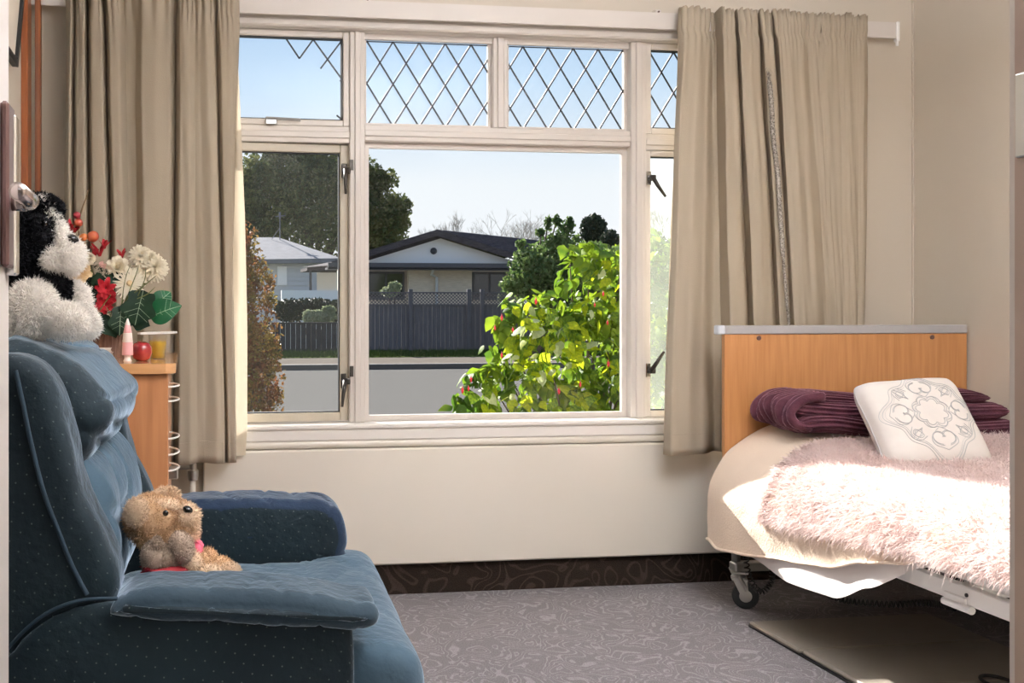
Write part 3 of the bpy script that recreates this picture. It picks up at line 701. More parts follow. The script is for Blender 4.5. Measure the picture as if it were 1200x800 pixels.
# ------------------------------------------------------------ teddy bear
TY = 2.06
def tp(u, v, dy=0): p = at(u, v, TY+dy); return (p.x, p.y, p.z)
tb = empty('teddy_bear', tp(205, 690)); tinv = Vector(tb.location)
tb.location.z = tinv.z
def trl(u, v, dy=0): p = tp(u, v, dy); return (p[0]-tinv.x, p[1]-tinv.y, p[2]-tinv.z)
def ted(name, m, items, n=1800, L=.006, parent=tb, W=.0014): return dog(name, m, items, n, L, parent, W, .5, .05, .00176, trl)
ted('body', 'palefur', [(205, 665, .02, 30, 26, 26, 35), (232, 672, .02, 22, 16, 24, 20)])
th = ted('head', 'tanfur', [(184, 612, .0, 36, 29, 30, 22), (208, 614, 0, 20, 25, 26, 0)], 5000, .008)
ted('muzzle', 'palefur', [(218, 606, -.015, 15, 15, 18, 0), (223, 622, -.01, 9, 13, 14, 0)], 1500, .007, th)
ted('ear', 'palefur', [(190, 583, .015, 15, 9, 7, -25), (200, 581, .015, 9, 8, 7, 0)], 1200, .008, th)
ted('ear', 'palefur', [(160, 600, -.05, 12, 15, 7, 15)], 1200, .006, th)
ted('brow', 'palefur', [(197, 590, .0, 20, 7, 22, 12)], 1200, .006, th)
MB().ell(trl(194, 601, -.045), (.0055, .005, .0055)).build('eye', M['eye'], th, smooth=True)
MB().ell(trl(220, 597, -.036), (.010, .010, .007), (0, .4, 0)).build('nose', M['eye'], th, smooth=True)
MB().ell(trl(214, 628, -.030), (.007, .004, .002)).build('mouth', M['eye'], th, smooth=True)
ted('arm', 'greyfur', [(182, 652, -.05, 15, 18, 16, 0), (184, 641, -.062, 6, 11, 6, 0), (196, 655, -.05, 14, 15, 15, 0), (213, 643, -.055, 13, 19, 14, -12)], 2200, .004)
ted('arm', 'tanfur', [(243, 652, .03, 10, 9, 10, 0)], 900)
ted('leg', 'tanfur', [(258, 662, .03, 14, 9, 12, 10), (238, 660, -.03, 10, 12, 12, 0)], 1200)
ted('leg', 'palefur', [(270, 668, -.01, 10, 7, 12, 0), (245, 672, -.05, 16, 10, 14, 10), (224, 660, -.05, 12, 16, 12, -20)], 1000)
MB().ell(trl(195, 666, -.055), (.045, .03, .010), (0, .05, 0), lump=.5).build('scarf', M['red'], tb, smooth=True)
MB().ell(trl(230, 645, -.02), (.014, .018, .017), (0, .3, 0), lump=.4).add([trl(228, 632, -.03), trl(239, 640, -.03), trl(237, 634, 0), trl(229, 628, 0)], [(0, 1, 2, 3)]).build('ribbon', M['pink'], tb, smooth=True)
tag(tb, 'small curly tan teddy bear leaning back on the armchair seat', 'plush toy')

# ------------------------------------------------------------ cabinet
CT = .935
cb = empty('bedside_cabinet', (-.27, 3.2, 0))
tag(cb, 'orange-brown wooden cabinet behind the armchair, against the left curtain', 'cabinet')
def ab(name, mb, m, parent=None, **k):   # mesh given in world coordinates, under the cabinet
    o = mb.build(name, M[m], parent or cb, **k)
    if not parent: o.location = (.27, -3.2, 0)
    return o
ab('carcass', MB().box((-.50, 2.965, .06), (-.049, 3.58, CT-.028), .002), 'cab')
prof = [(-.505, 2.95), (-.055, 2.95), (-.036, 2.958), (-.028, 2.975), (-.028, 3.60), (-.505, 3.60)]
ab('worktop', MB().prism([(a_, b_, CT-.028) for a_, b_ in prof], (0, 0, .028)), 'beecht')
ab('plinth', MB().box((-.49, 2.99, 0), (-.06, 3.56, .06)), 'black')
for z in (.865, .825, .72, .675, .63):
    pts = [(-.050, 3.02, z+.004)] + [(-.050+.030*math.sin(PI*k/14)**.6, 3.02+.16*k/14, z) for k in range(15)] + [(-.050, 3.18, z+.004)]
    ab('wire_rail', MB().tube(pts, .0028, 6), 'plastic')
for z in (.60,):
    ab('bracket', MB().box((-.05, 3.06, z), (-.022, 3.12, z+.03), .004), 'steel')

# things on the cabinet
def thing_lathe(name, prof, loc, m, seg=24, auto=40): o = MB().lathe(prof, (0, 0, 0), seg).build(name, M[m], None, auto=auto); o.location = loc; return o
p = at(149.5, 424, 3.03); pb = thing_lathe('lotion_bottle', [(.010, 0), (.012, .004), (.009, .010), (.0085, .020)], (p.x, 3.03, CT), 'pinkw')
for a_, b_, r0, r1, mm in ((.020, .056, .0155, .0145, 'pinkp'), (.056, .082, .0145, .012, 'pinkw'), (.082, .104, .0115, .0075, 'pinkp'), (.104, .122, .0072, .002, 'pinkw')):
    MB().lathe([(r0*.96, a_), (r0, a_+.002), ((r0+r1)/2, (a_+b_)/2), (r1, b_-.001), (r1*.9, b_)], (0, 0, 0), 20).build('body' if a_ < .03 else 'collar' if b_ < .09 else 'cap' if a_ < .09 else 'tip', M[mm], pb, auto=40)
tag(pb, 'slim pink pointed plastic bottle standing in front of the red apple', 'bottle')
p = at(166, 420, 3.09); o = thing_lathe('apple', [(.004, .004), (.014, 0), (.024, .008), (.029, .024), (.028, .038), (.022, .050), (.012, .055), (.004, .050)], (p.x, 3.09, CT), 'apple', 28, 80)
o['label'] = 'shiny red apple on the cabinet between the pink bottle and the cup'; o['category'] = 'apple'
MB().tube([(0, 0, .05), (.002, 0, .062)], .0014, 6).build('stalk', M['twig'], o)
p = at(185, 419, 3.20); cp_ = empty('dessert_cup', (p.x, 3.20, CT)); MB().lathe([(.021, .001), (.022, .002), (.027, .072), (.0255, .072), (.0205, .004)], (0, 0, 0), 24).build('tub', M['cup'], cp_, auto=50)
MB().lathe([(.0195, .005), (.0245, .052), (.02, .053), (.001, .053)], (0, 0, 0), 24).build('jelly', M['juice'], cp_, auto=50)
pts = [(-.055, -.03), (-.045, -.038), (.055, -.03), (.066, -.012), (.045, .032), (-.04, .034)]
MB().prism([(a_*.95-.006, b_, .073+.003*(a_ > .05)) for a_, b_ in pts], (0, 0, .006)).build('lid', M['plastic'], cp_)
tag(cp_, 'clear cup of yellow jelly under a loose white lid', 'cup')
for k, (mm, z, dx) in enumerate((('bookd', 0, 0), ('bookc', .012, .002), ('paper', .024, -.003))):
    p = at(114, 421, 3.10)
    o = MB().box((-.05, -.06, 0), (.038, .06, .0018)).box((-.05, -.06, .0092), (.038, .06, .011)).box((-.05, -.06, 0), (-.048, .06, .011)).build('book', M[mm]); o.location = (p.x+dx, 3.12, CT+z)
    MB().box((-.048, -.057, .0018), (.036, .057, .0092)).build('pages', M['paper'], o)
    tag(o, ['dark-covered book at the bottom of the small stack on the cabinet', 'brownish pink book in the middle of the small stack', 'pale book on top of the small stack beside the planter'][k], 'book', 'small stack of books on the cabinet')

# ------------------------------------------------------------ flower arrangement
FYY = 3.36
p0 = at(125, 417, FYY); fl = empty('flower_arrangement', (p0.x, FYY, CT)); F0 = Vector(fl.location)
tag(fl, 'arrangement of cream, white and red artificial flowers in a brown planter', 'flowers')
def fp(u, v, dy=0): return at(u, v, FYY+dy)-F0
FK = .00268
def bx(r): return r*FK
b = MB()
R = []
for k in range(9):
    z = .0+.085*k/8; R.append([(.056*(1+.15*k/8)*math.cos(2*PI*i/60)*(1+.02*math.cos(i*PI)), .056*(1+.15*k/8)*math.sin(2*PI*i/60)*(1+.02*math.cos(i*PI)), z) for i in range(60)])
b.rings(R).build('planter', M['basket'], fl)
def petals(b, c, n, r, wid, tilt, curl, nrm, start=0, r0=.0, ang0=0, cup=0):
    """ring of petals about the axis nrm"""
    nrm = Vector(nrm).normalized(); a = nrm.orthogonal().normalized(); q = nrm.cross(a)
    for k in range(n):
        t = ang0+2*PI*k/n+random.uniform(-.1, .1); d = a*math.cos(t)+q*math.sin(t); s_ = nrm.cross(d)
        tl = tilt+random.uniform(-.12, .12); rr = r*random.uniform(.88, 1.08)
        d1 = d*math.cos(tl)+nrm*math.sin(tl); d2 = d*math.cos(tl-curl)+nrm*math.sin(tl-curl)
        p = [c+d*r0-s_*wid*.3, c+d*r0+s_*wid*.3, c+d*r0+d1*rr*.55+s_*wid*.5+nrm*cup*wid, c+d*r0+d1*rr*.55-s_*wid*.5+nrm*cup*wid, c+d*r0+d1*rr*.6+d2*rr*.4+s_*wid*.22, c+d*r0+d1*rr*.6+d2*rr*.4-s_*wid*.22, c+d*r0+d1*rr*.5-nrm*wid*.1]
        b.add(p, [(0, 1, 6), (1, 2, 6), (3, 0, 6), (3, 6, 5), (6, 2, 4), (6, 4, 5)])
CAMD = Vector((.12, -1, .15))
def stemto(name, c, top=None):
    q = spline([Vector((0, .0, .05)), (Vector((0, 0, .05))+c)/2+Vector((0, .02, .0)), c], 10, False); return MB().tube(q, .0018, 5).build('stem', M['stem'], fl)
# gerbera
c = fp(152, 332, -.07); nn = Vector((.05, -1, .25)); b = MB(); petals(b, c, 24, bx(17), .0075, .05, .1, nn, r0=.006); petals(b, c-nn*.004, 20, bx(13), .007, .15, .1, nn, r0=.005)
o = b.build('daisy_flower', M['petalw'], fl); MB().ell(c+Vector((0, -.004, .001)), (.009, .006, .009)).build('flower_centre', M['petalc'], o, smooth=True); stemto('', c)
# chrysanthemums
for u, v, r in ((165, 299, 14), (182, 313, 18), (163, 321, 12), (175, 302, 11)):
    c = fp(u, v, -.03); nn = Vector((.25, -1, .35)); b = MB()
    for j, tl in enumerate((-.35, -.05, .2, .45, .75, 1.05, 1.3)): petals(b, c, 20-2*j, bx(r)*(1-.08*j), .0115, tl, .25, nn, r0=.002, ang0=j)
    b.build('chrysanthemum_flower', M['petalw'], fl); stemto('', c)
# roses
for u, v, r, mm in ((138, 312, 15, 'petalw'), (93, 318, 15, 'petalc'), (104, 301, 8, 'petalw')):
    c = fp(u, v, -.045); nn = Vector((.1, -1, .5)); b = MB()
    for j, tl in enumerate((.1, .45, .8, 1.1, 1.35)): petals(b, c-Vector((0, 0, .006)), 6 if j < 3 else 4, bx(r)*(1-.10*j), .030-.003*j, tl, -.1 if j > 1 else .3, nn, r0=.001, ang0=j*.7, cup=.15)
    b.build('rose_flower', M[mm], fl); stemto('', c)
for u, v, r in ((124, 338, 13), (122, 357, 12), (128, 348, 8)):
    c = fp(u, v, -.075); nn = Vector((.0, -1, .1)); b = MB()
    for j, tl in enumerate((.1, .4, .8)): petals(b, c, 7-j, bx(r)*(1-.18*j), .018, tl, .3, nn, r0=.002, ang0=j*.5, cup=.1)
    b.build('red_flower', M['petalr'], fl)
for u, v, r, rot in ((117, 293, 12, 0), (122, 286, 9, 1), (143, 297, 8, 0), (82, 265, 9, 1), (87, 268, 7, 2), (110, 296, 8, 2)):
    c = fp(u, v+r*.6, -.03); b = MB(); petals(b, c, 4, bx(r)*1.5, .013, 1.1, .3, Vector((.2*rot-.1, -.3, 1)), r0=.001, ang0=rot, cup=.1)
    b.build('red_bud', M['petalr'], fl)
c = fp(119, 318, -.05); b = MB(); petals(b, c+Vector((0, 0, .02)), 3, .045, .016, -1.2, .2, Vector((0, -1, 0))); b.build('pink_petal', M['petalp'], fl)
# berry branches
br = [fp(u, v, -.02) for u, v in ((116, 335), (108, 318), (100, 300), (94, 283), (92, 262), (96, 245), (101, 232), (104, 221))]
bo = MB().tube(spline(br, 24, False), [.0042-.00011*i for i in range(24)], 6).build('berry_branch', M['twig'], fl, smooth=True)
MB().tube(spline([fp(94, 283, -.02), fp(84, 272, -.02), fp(74, 260, -.02), fp(66, 252, -.02)], 10, False), .0018, 5).build('twig', M['twig'], bo)
for u, v, r, mm in ((92, 261, 5.2, 'berry'), (98, 278, 5, 'berry'), (109, 277, 7, 'berry'), (90, 252, 4.5, 'berryr'), (77, 262, 4, 'berryr')):
    c = fp(u, v, -.03); MB().ell(c, (bx(r), bx(r), bx(r)*.92), (0, random.uniform(-.5, .5), 0), 16, 10).build('berry', M[mm], bo, smooth=True)
# leaves
def bigleaf(name, pu, tip, wid, m, sag=.01, lobes=0, vein=True, parent=fl, nrm=Vector((0, -1, .3))):
    a = Vector(pu); d = Vector(tip)-a; Ld = d.length; dn = d.normalized(); s_ = dn.cross(nrm.normalized()).normalized(); up = s_.cross(dn)
    n = 14; V = []; 
    for i in range(n+1):
        t = i/n; w_ = wid*(math.sin(PI*t**.75)**.8 if 0 < t < 1 else .02)*(1+(.28*math.cos(t*PI*2*lobes) if lobes else 0))
        c = a+d*t+up*(sag*math.sin(PI*t)); V += [c-s_*w_+up*w_*.25, c-s_*w_*.5+up*w_*.14, c, c+s_*w_*.5+up*w_*.14, c+s_*w_+up*w_*.25]
    o = MB().add(V, [(i*5+j, i*5+j+1, i*5+j+6, i*5+j+5) for i in range(n) for j in range(4)]).build(name, M[m], parent, smooth=True)
    if vein:
        b = MB().tube([a+d*t+up*(sag*math.sin(PI*t)+.001) for t in (0.02, .25, .5, .75, .97)], .0009, 4)
        for t in (.2, .35, .5, .65):
            for sg in (-1, 1):
                c = a+d*t+up*(sag*math.sin(PI*t)+.001); w_ = wid*math.sin(PI*t)*.75
                b.tube([c, c+s_*sg*w_+dn*w_*.6+up*(w_*.22)], .0005, 3)
        b.build('vein', M['vein'], o)
    return o
bigleaf('large_leaf', fp(176, 372, -.07), fp(213, 358, -.09), .040, 'leafg', .012)
bigleaf('large_leaf', fp(182, 360, -.04), fp(200, 342, -.02), .03, 'leafg', .012)
for (u0, v0), (u1, v1), wd, dy in (((168, 340), (158, 382), .052, -.085), ((142, 358), (140, 394), .034, -.09), ((118, 366), (112, 394), .045, -.07), ((128, 372), (136, 396), .03, -.08), ((100, 335), (92, 372), .045, -.03), ((150, 372), (176, 382), .03, -.05),
                                  ((128, 318), (140, 334), .025, -.05), ((96, 340), (112, 362), .03, -.06), ((160, 345), (182, 362), .03, -.05), ((106, 330), (124, 326), .02, -.03), ((108, 360), (100, 388), .03, -.02)):
    bigleaf('ivy_leaf', fp(u0, v0, dy), fp(u1, v1, dy-.01), wd, 'leafd', .006, 1.5, vein=wd > .033)
b = MB()
for k in range(260):
    u = random.gauss(110, 18); v = random.gauss(338, 12); c = fp(u, v, random.uniform(-.03, .02)); b.blades([tuple(c)]*5, [tuple((random.uniform(-1, 1), -.6, random.uniform(0, 1)))]*5, .02, .0022, .5, 0)
b.build('fern_foliage', M['leafd'], fl, kind='stuff')
for (u0, v0), (u1, v1), (u2, v2) in (((140, 380), (146, 330), (154, 308)), ((155, 345), (168, 335), (184, 322)), ((155, 352), (172, 345), (182, 336)), ((148, 350), (158, 325), (163, 310)), ((160, 350), (170, 326), (170, 312)), ((130, 345), (112, 372), (118, 382)), ((125, 360), (130, 372), (129, 380))):
    MB().tube(spline([fp(u0, v0, -.09), fp(u1, v1, -.1), fp(u2, v2, -.095)], 8, False), [.0016]*6+[.001, .0004], 4).build('grass_blade', M['stem'], fl)
stemto('', fp(150, 345, -.06))

# ------------------------------------------------------------ hospital bed
XB, YH = 1.945, 3.65
bd = empty('hospital_bed', (2.43, 2.7, 0))
tag(bd, 'hospital bed with beech headboard, grey capping and wheeled steel frame', 'bed')
def bp(name, mb, m, parent=None, **k):
    o = mb.build(name, M[m], parent or bd, **k)
    if not parent: o.location = (-2.43, -2.7, 0)
    return o
hb = bp('headboard', MB().box((XB, YH, .355), (2.922, YH+.022, .988), .002), 'beech')
MB().box((XB, YH-.006, .986), (2.920, YH+.030, 1.018), .003).build('cap_rail', M['greycap'], hb)
MB().box((XB-.028, YH-.007, .985), (XB, YH+.031, 1.019), .004).build('cap_end', M['capend'], hb)
for u in (889, 1092):
    x = at(u, 398, YH).x; MB().lathe([(.0085, -.003), (.0085, .001), (.005, .001)], (x, YH-.001, .972), 14, 'y').build('bolt', M['brown'], hb)
bp('headboard_post', MB().tube([(1.975, 3.625, .15), (1.975, 3.625, .50)], .016, 14), 'steel', smooth=True)
bp('headboard_post', MB().tube([(2.86, 3.625, .15), (2.86, 3.625, .50)], .016, 14), 'steel', smooth=True)
for yy in (2.20,):
    pass
bp('side_rail', MB().box((1.937, 1.72, .342), (1.962, 3.58, .388), .003), 'bedwhite')
bp('side_rail', MB().box((2.87, 1.72, .345), (2.895, 3.60, .392), .003), 'bedwhite')
for yy in (1.9, 2.44, 3.0, 3.5): bp('cross_bar', MB().box((1.962, yy, .35), (2.87, yy+.04, .385), .003), 'bedwhite')
bp('rail_knuckle', MB().tube([(1.935, 2.50, .334), (1.935, 2.40, .334)], .010, 10).box((1.932, 2.42, .33), (1.95, 2.50, .36), .003), 'bedwhite', smooth=False)
for yy in (2.42, 2.98): bp('rail_bolt', MB().lathe([(.005, -.002), (.005, .002)], (1.936, yy, .368), 10, 'x'), 'black')
bp('lower_frame', MB().box((1.95, 3.58, .135), (2.90, 3.63, .165), .004), 'steel'); bp('lower_frame', MB().box((1.96, 1.85, .135), (2.9, 1.90, .165), .004), 'steel')
bp('motor_housing', MB().box((2.05, 3.50, .17), (2.28, 3.57, .245), .012), 'greycap')
bp('lift_arm', MB().box((2.10, 3.2, .16), (2.15, 3.5, .34), .01), 'steel'); bp('lift_arm', MB().box((2.7, 3.2, .16), (2.75, 3.5, .34), .01), 'steel')
for cx, cy_ in ((1.975, 3.605), (2.87, 3.605), (1.975, 1.875), (2.87, 1.875)):
    w0 = empty('caster', (cx-2.43, cy_-2.7, 0), math.radians(68)); w0.parent = bd
    R_ = .046; oy = -.022
    MB().lathe([(.022, -.012), (.038, -.014), (R_, -.009), (R_, .009), (.038, .014), (.022, .012)], (0, oy, R_), 28, 'x').build('tyre', M['rubber'], w0, auto=40)
    MB().lathe([(.004, -.015), (.022, -.0125), (.024, 0), (.022, .0125), (.004, .015)], (0, oy, R_), 20, 'x').build('hub', M['steel'], w0, auto=40)
    MB().prism([(-.020, oy-.012, R_-.008), (-.020, oy+.012, R_-.008), (-.020, .022, .105), (-.020, -.026, .105)], (.004, 0, 0)).prism([(.016, oy-.012, R_-.008), (.016, oy+.012, R_-.008), (.016, .022, .105), (.016, -.026, .105)], (.004, 0, 0)).box((-.022, -.028, .102), (.022, .026, .110), .002).lathe([(.026, .108), (.028, .114), (.022, .122), (.012, .128), (.012, .145)], (0, 0, 0), 18).build('fork', M['steel'], w0, auto=35)
    MB().box((-.035, -.03, .128), (.045, .03, .138), .003).tube([(-.03, 0, .12), (-.05, -.01, .10), (-.055, -.02, .075)], .006, 8).build('brake_pedal', M['steel'], w0, auto=40)

# bedding surfaces --------------------------------------------------
def ztop(y): return .572+.072*max(0, min(1, (y-3.05)/.5))**1.2
def rad(y): return .10+.17*max(0, min(1, (y-2.95)/.6))
XE = 1.925
def bedsurf(off, hem, xr=2.895, bulge=None, topw=None):
    """returns f(s, y): s=0 at the wall side of the top, s=1 at the hanging hem z=hem(y); off = stand-off"""
    def f(s, y):
        zt = ztop(y); r = rad(y); zh = hem(y)
        top = xr-(XE+r); arc = r*PI/2; drop = max(.001, (zt-r)-zh); tot = top+arc+drop
        a = s*tot
        if a < top: x, z, nx, nz_ = xr-a, zt, 0, 1
        elif a < top+arc:
            q = (a-top)/r; x, z, nx, nz_ = XE+r-r*math.sin(q), zt-r+r*math.cos(q), -math.sin(q), math.cos(q)
        else: x, z, nx, nz_ = XE, zt-r-(a-top-arc), -1, 0
        if bulge and a > top: bb = bulge(a-top, y, zt-r-zh+arc); x -= bb
        return Vector((x+nx*off, y, z+nz_*off))
    return f
mt = MB()
def mf(a, c): 
    y = 1.74+(3.63-1.74)*c
    return None
R = []
for k in range(25):
    y = 1.76+(3.62-1.76)*k/24; zt = ztop(y)-.01; r = rad(y)
    e_ = .0
    pr = [(2.91, .40), (2.91, zt-.03), (2.88, zt)]
    pr += [(XE+.012+r-r*math.sin(q), zt-r+r*math.cos(q)) for q in [i/8*PI/2 for i in range(9)]]
    pr += [(XE+.012, min(.42, zt-r-.001)), (XE+.03, .397)]
    R.append([(a_, y, b_) for a_, b_ in pr])
o = MB().rings(R).build('mattress', M['bedwhite'], None, auto=50); tag(o, 'thick mattress lying on the hospital bed under the bedding', 'mattress')
def lerp_tab(tab):
    def f(y):
        if y <= tab[0][0]: return tab[0][1]
        for (y0, v0), (y1, v1) in zip(tab, tab[1:]):
            if y <= y1:
                t = (y-y0)/(y1-y0); t = t*t*(3-2*t)*.5+t*.5; return v0+(v1-v0)*t
        return tab[-1][1]
    return f
def cloth(name, surf, y0, y1, m, nu=110, ny=110, wr=.006, fold=.02, freq=16, thick=.004, slots=None, edge=None):
    def f(a, c):
        s = a; y = y0+(y1-y0)*c
        if edge: y = y+edge(s, c)
        p = surf(s, y)
        q = max(0, (s-.62)/.38)
        p.x -= fold*q*(.5+.5*math.sin(y*freq+2*math.sin(y*5)+s*2))
        h = noise.noise(Vector((p.x*7, y*6, p.z*7)))*wr+noise.noise(Vector((p.x*19, y*15, p.z*19+4)))*wr*.35
        p.z += h*(1-q*.8); p.x -= abs(h)*q
        return p
    mb = MB().grid(f, nu, ny); return mb, f
hemS = lerp_tab([(1.75, .48), (2.38, .47), (2.55, .405), (2.75, .30), (2.92, .225), (3.15, .215), (3.35, .235), (3.62, .27)])
mb, f = cloth('sheet', bedsurf(.004, hemS, bulge=lambda a, y, t: .012*a/.3), 1.74, 3.50, 'sheet', wr=.004, fold=.015, freq=20)
o = mb.build('white_sheet', M['sheet'], None, smooth=True); tag(o, 'thin white sheet drooping lowest under the side of the bed', 'sheet')
hemC = lerp_tab([(1.75, .47), (2.45, .46), (2.62, .40), (2.75, .372), (2.95, .31), (3.15, .282), (3.4, .245), (3.55, .232), (3.62, .245)])
def bulC(a, y, t):
    k = max(0, min(1, (y-2.9)/.6)); return .035*k*min(1, a/.35)+.02*math.sin(PI*min(1, a/.5))*(1-k)*.6
mb, f = cloth('blanket', bedsurf(.014, hemC, bulge=bulC), 1.74, 3.642, 'cream', wr=.007, fold=.018, freq=13)
o = mb.build('cream_blanket', M['cream'], None, smooth=True); tag(o, 'cream blanket draped over the head end and hanging below the headboard corner', 'blanket')
MB().tube([f(1, i/80)+Vector((-.003, 0, .001)) for i in range(81)], .005, 6).build('hem', M['cream'], o, smooth=True)
hemT = lerp_tab([(1.75, .465), (2.26, .458), (2.8, .43), (3.05, .40), (3.2, .39), (3.4, .40)])
def edgeT(s, c): return (.03*noise.noise(Vector((s*6, 0, 7)))+(.06*max(0, (.80-s))/.8))*c
mb, f = cloth('throw', bedsurf(.028, hemT, xr=2.86), 1.74, 3.30, 'throw', 90, 110, wr=.008, fold=.012, freq=11, edge=edgeT)
o = mb.build('fluffy_throw', M['throw'], None, smooth=True)
P = []; N = []; D = []
for _ in range(72000):
    s = random.random(); c = random.random()**.8
    if random.random() < .12: s = 1-random.random()*.03
    if random.random() < .05: c = 1-random.random()*.02
    i = .004; p = f(min(s, .995), min(c, .995)); du = f(min(s, .995)+i, min(c, .995))-p; dv = f(min(s, .995), min(c, .995)+i)-p
    n = dv.cross(du)
    if n.length > 0: n.normalize()
    if n.x > .1 or n.z < -.1: n = -n
    P.append(tuple(p)); N.append(tuple(n))
fb_ = MB().blades(P, N, .034, .0026, .62, .45)
fo = fb_.build('pile', M['throw'], o, kind='stuff')
tag(o, 'fluffy pale pink throw over the bed with long shaggy pile', 'throw')

# folded ribbed purple blanket
def layer(mb, zc, h, x0, x1, y0, y1, ph, seed, endr=.05):
    """one soft fold: rounded slab running along x with ribs round its section"""
    n = 120; nx = 70; R = []
    for k in range(nx+1):
        t = k/nx; x = x0+(x1-x0)*t
        e_ = min(1, t*(x1-x0)/endr); e2 = min(1, (1-t)*(x1-x0)/endr); q = math.sqrt(max(.0, 1-(1-min(e_, e2))**2)); q = max(q, .05)
        rg = []
        dz = .010*math.sin(t*5+seed)+.012*noise.noise(Vector((t*4, seed, 0)))-.018*t
        dy = .02*noise.noise(Vector((t*3, seed, 5)))
        for i in range(n):
            a = 2*PI*i/n; ca, sa = math.cos(a), math.sin(a); pw = .62
            yy = math.copysign(abs(ca)**pw, ca)*(y1-y0)/2; zz = math.copysign(abs(sa)**.8, sa)*h/2
            rib = .0042*math.cos(a*19+ph+.8*math.sin(t*9+seed)+1.2*noise.noise(Vector((t*6, a, seed))))
            L_ = math.hypot(yy, zz)+1e-6
            yy += yy/L_*rib; zz += zz/L_*rib*1.0
            rg.append((x, (y0+y1)/2+yy*(.82+.18*q)+dy, zc+zz*q+dz))
        R.append(rg)
    mb.rings(R)
pu = MB()
zb = .632
x0, x1 = 2.01, 2.90
layer(pu, zb+.045, .075, x0+.05, x1, 3.34, 3.60, 0, 1, .05)
layer(pu, zb+.100, .070, x0+.02, x1-.03, 3.36, 3.60, 1, 2, .07)
layer(pu, zb+.140, .050, x0+.10, x1-.08, 3.39, 3.60, 2, 3, .09)
o = pu.build('folded_blanket', M['purple'], None, smooth=True)
# left end: wavy folded loops closing the stack
b = MB()
for k in range(9):
    cyy = 3.36+k*.028; zz = zb+.055+.05*math.sin(PI*k/8)
    b.tube(spline([(x0+.09, cyy, zb+.045), (x0+.035-.01*math.sin(k), cyy, zb+.06), (x0+.02+.01*math.sin(k*2), cyy, zb+.10+.02*math.sin(PI*k/8)), (x0+.07, cyy+.004, zb+.140), (x0+.14, cyy, zb+.150)], 18, False), .0155, 10)
b.build('fold_edge', M['purple'], o, smooth=True)
tag(o, 'ribbed plum-purple fleece blanket folded against the headboard', 'blanket')

# embroidered cushion
cu = empty('cushion', (2.36, 3.155, .700)); cu.rotation_euler = (math.radians(-38), math.radians(-4), math.radians(-6))
S_ = .182
def cush(a, c):
    x = (a*2-1); z = (c*2-1)
    def sh(t): return math.copysign(abs(t)**.85, t)
    fx = 1-.10*(1-z*z)*abs(x)**3; fz = 1-.07*(1-x*x)*abs(z)**3
    cr0 = 1-.13*(x*z)**4; px_, pz_ = x*fx*S_*cr0, z*fz*S_*cr0
    e_ = max(0, (1-x**4))*max(0, (1-z**4)); th = .066*e_**.5
    wr = .006*noise.noise(Vector((x*2.2, z*2.2, 3)))+.004*noise.noise(Vector((x*5, z*5, 9)))*(abs(x)**2+abs(z)**2)
    return px_, pz_, th, wr*e_**.3
n_ = 44; V = []; 
def cpt(a, c, sg):
    px_, pz_, th, wr = cush(a, c); return (px_, -sg*(th+wr*.6), pz_)
b = MB().grid(lambda a, c: cpt(a, c, 1), n_, n_); b.grid(lambda a, c: cpt(1-a, c, -1), n_, n_)
o = b.build('cover', M['cushion'], cu, smooth=True)
def onc(x, z, lift=.0012): q = cpt((x+1)/2, (z+1)/2, 1); return Vector((q[0], q[1]-lift, q[2]))
emb = MB()
def stitch(pts, closed=False, r=.0011):
    P = spline([Vector((a_, b_, 0)) for a_, b_ in pts], max(12, len(pts)*6), closed)
    if closed: P.append(P[0])
    emb.tube([onc(max(-.93, min(.93, q.x*1.24)), max(-.93, min(.93, q.y*1.24))) for q in P], r, 4, False)
OX, OZ = .06, .06
def pol(r0, amp, lobes, ph=0, n=64, sxx=1, szz=1): return [(OX+sxx*(r0+amp*abs(math.sin(lobes*t/2+ph)))*math.cos(t), OZ+szz*(r0+amp*abs(math.sin(lobes*t/2+ph)))*math.sin(t)) for t in [2*PI*i/n for i in range(n)]]
stitch(pol(.17, .05, 8), True); stitch(pol(.205, .055, 8), True); stitch(pol(.24, .03, 8, .4), True)
outer = []
for i in range(96):
    t = 2*PI*i/96; r = .56+.13*abs(math.cos(2*t))**2+.05*math.cos(8*t); r += .12*max(0, math.cos(t+PI/2))**8
    outer.append((OX+r*1.04*math.cos(t), OZ+r*math.sin(t)))
stitch(outer, True); stitch([(OX+(a_-OX)*.93, OZ+(b_-OZ)*.93) for a_, b_ in outer], True)
stitch([(OX+(a_-OX)*.88, OZ+(b_-OZ)*.88) for a_, b_ in outer], True, .0006)
for q in range(4):
    an = q*PI/2; ca, sa = math.cos(an), math.sin(an)
    def rt(x, z): return (OX+x*ca-z*sa, OZ+x*sa+z*ca)
    for m_ in (-1, 1):
        for kk, ro in ((1, 0), (.86, .01)):
            sc = []
            for i in range(22):
                t = i/21; r = .15*(1-t*.78)*kk; a_ = t*5.2; sc.append(rt(.42+r*math.cos(a_)-.02, m_*(.04+ro+r*math.sin(a_))))
            stitch(sc)
        stitch([rt(.26, m_*.02), rt(.33, m_*.10), rt(.42, m_*.17), rt(.52, m_*.16), rt(.58, m_*.07), rt(.62, 0)])
        stitch([rt(.30, m_*.30), rt(.36, m_*.26), rt(.40, m_*.32), rt(.35, m_*.38), rt(.28, m_*.35), rt(.27, m_*.27)])
        stitch([rt(.24, m_*.24), rt(.30, m_*.34), rt(.40, m_*.42), rt(.44, m_*.33), rt(.38, m_*.22)])
emb.build('embroidery', M['grey'], cu)
edge = [onc(math.cos(t)*1.0 if 0 else 0, 0) for t in (0,)]
pts = []
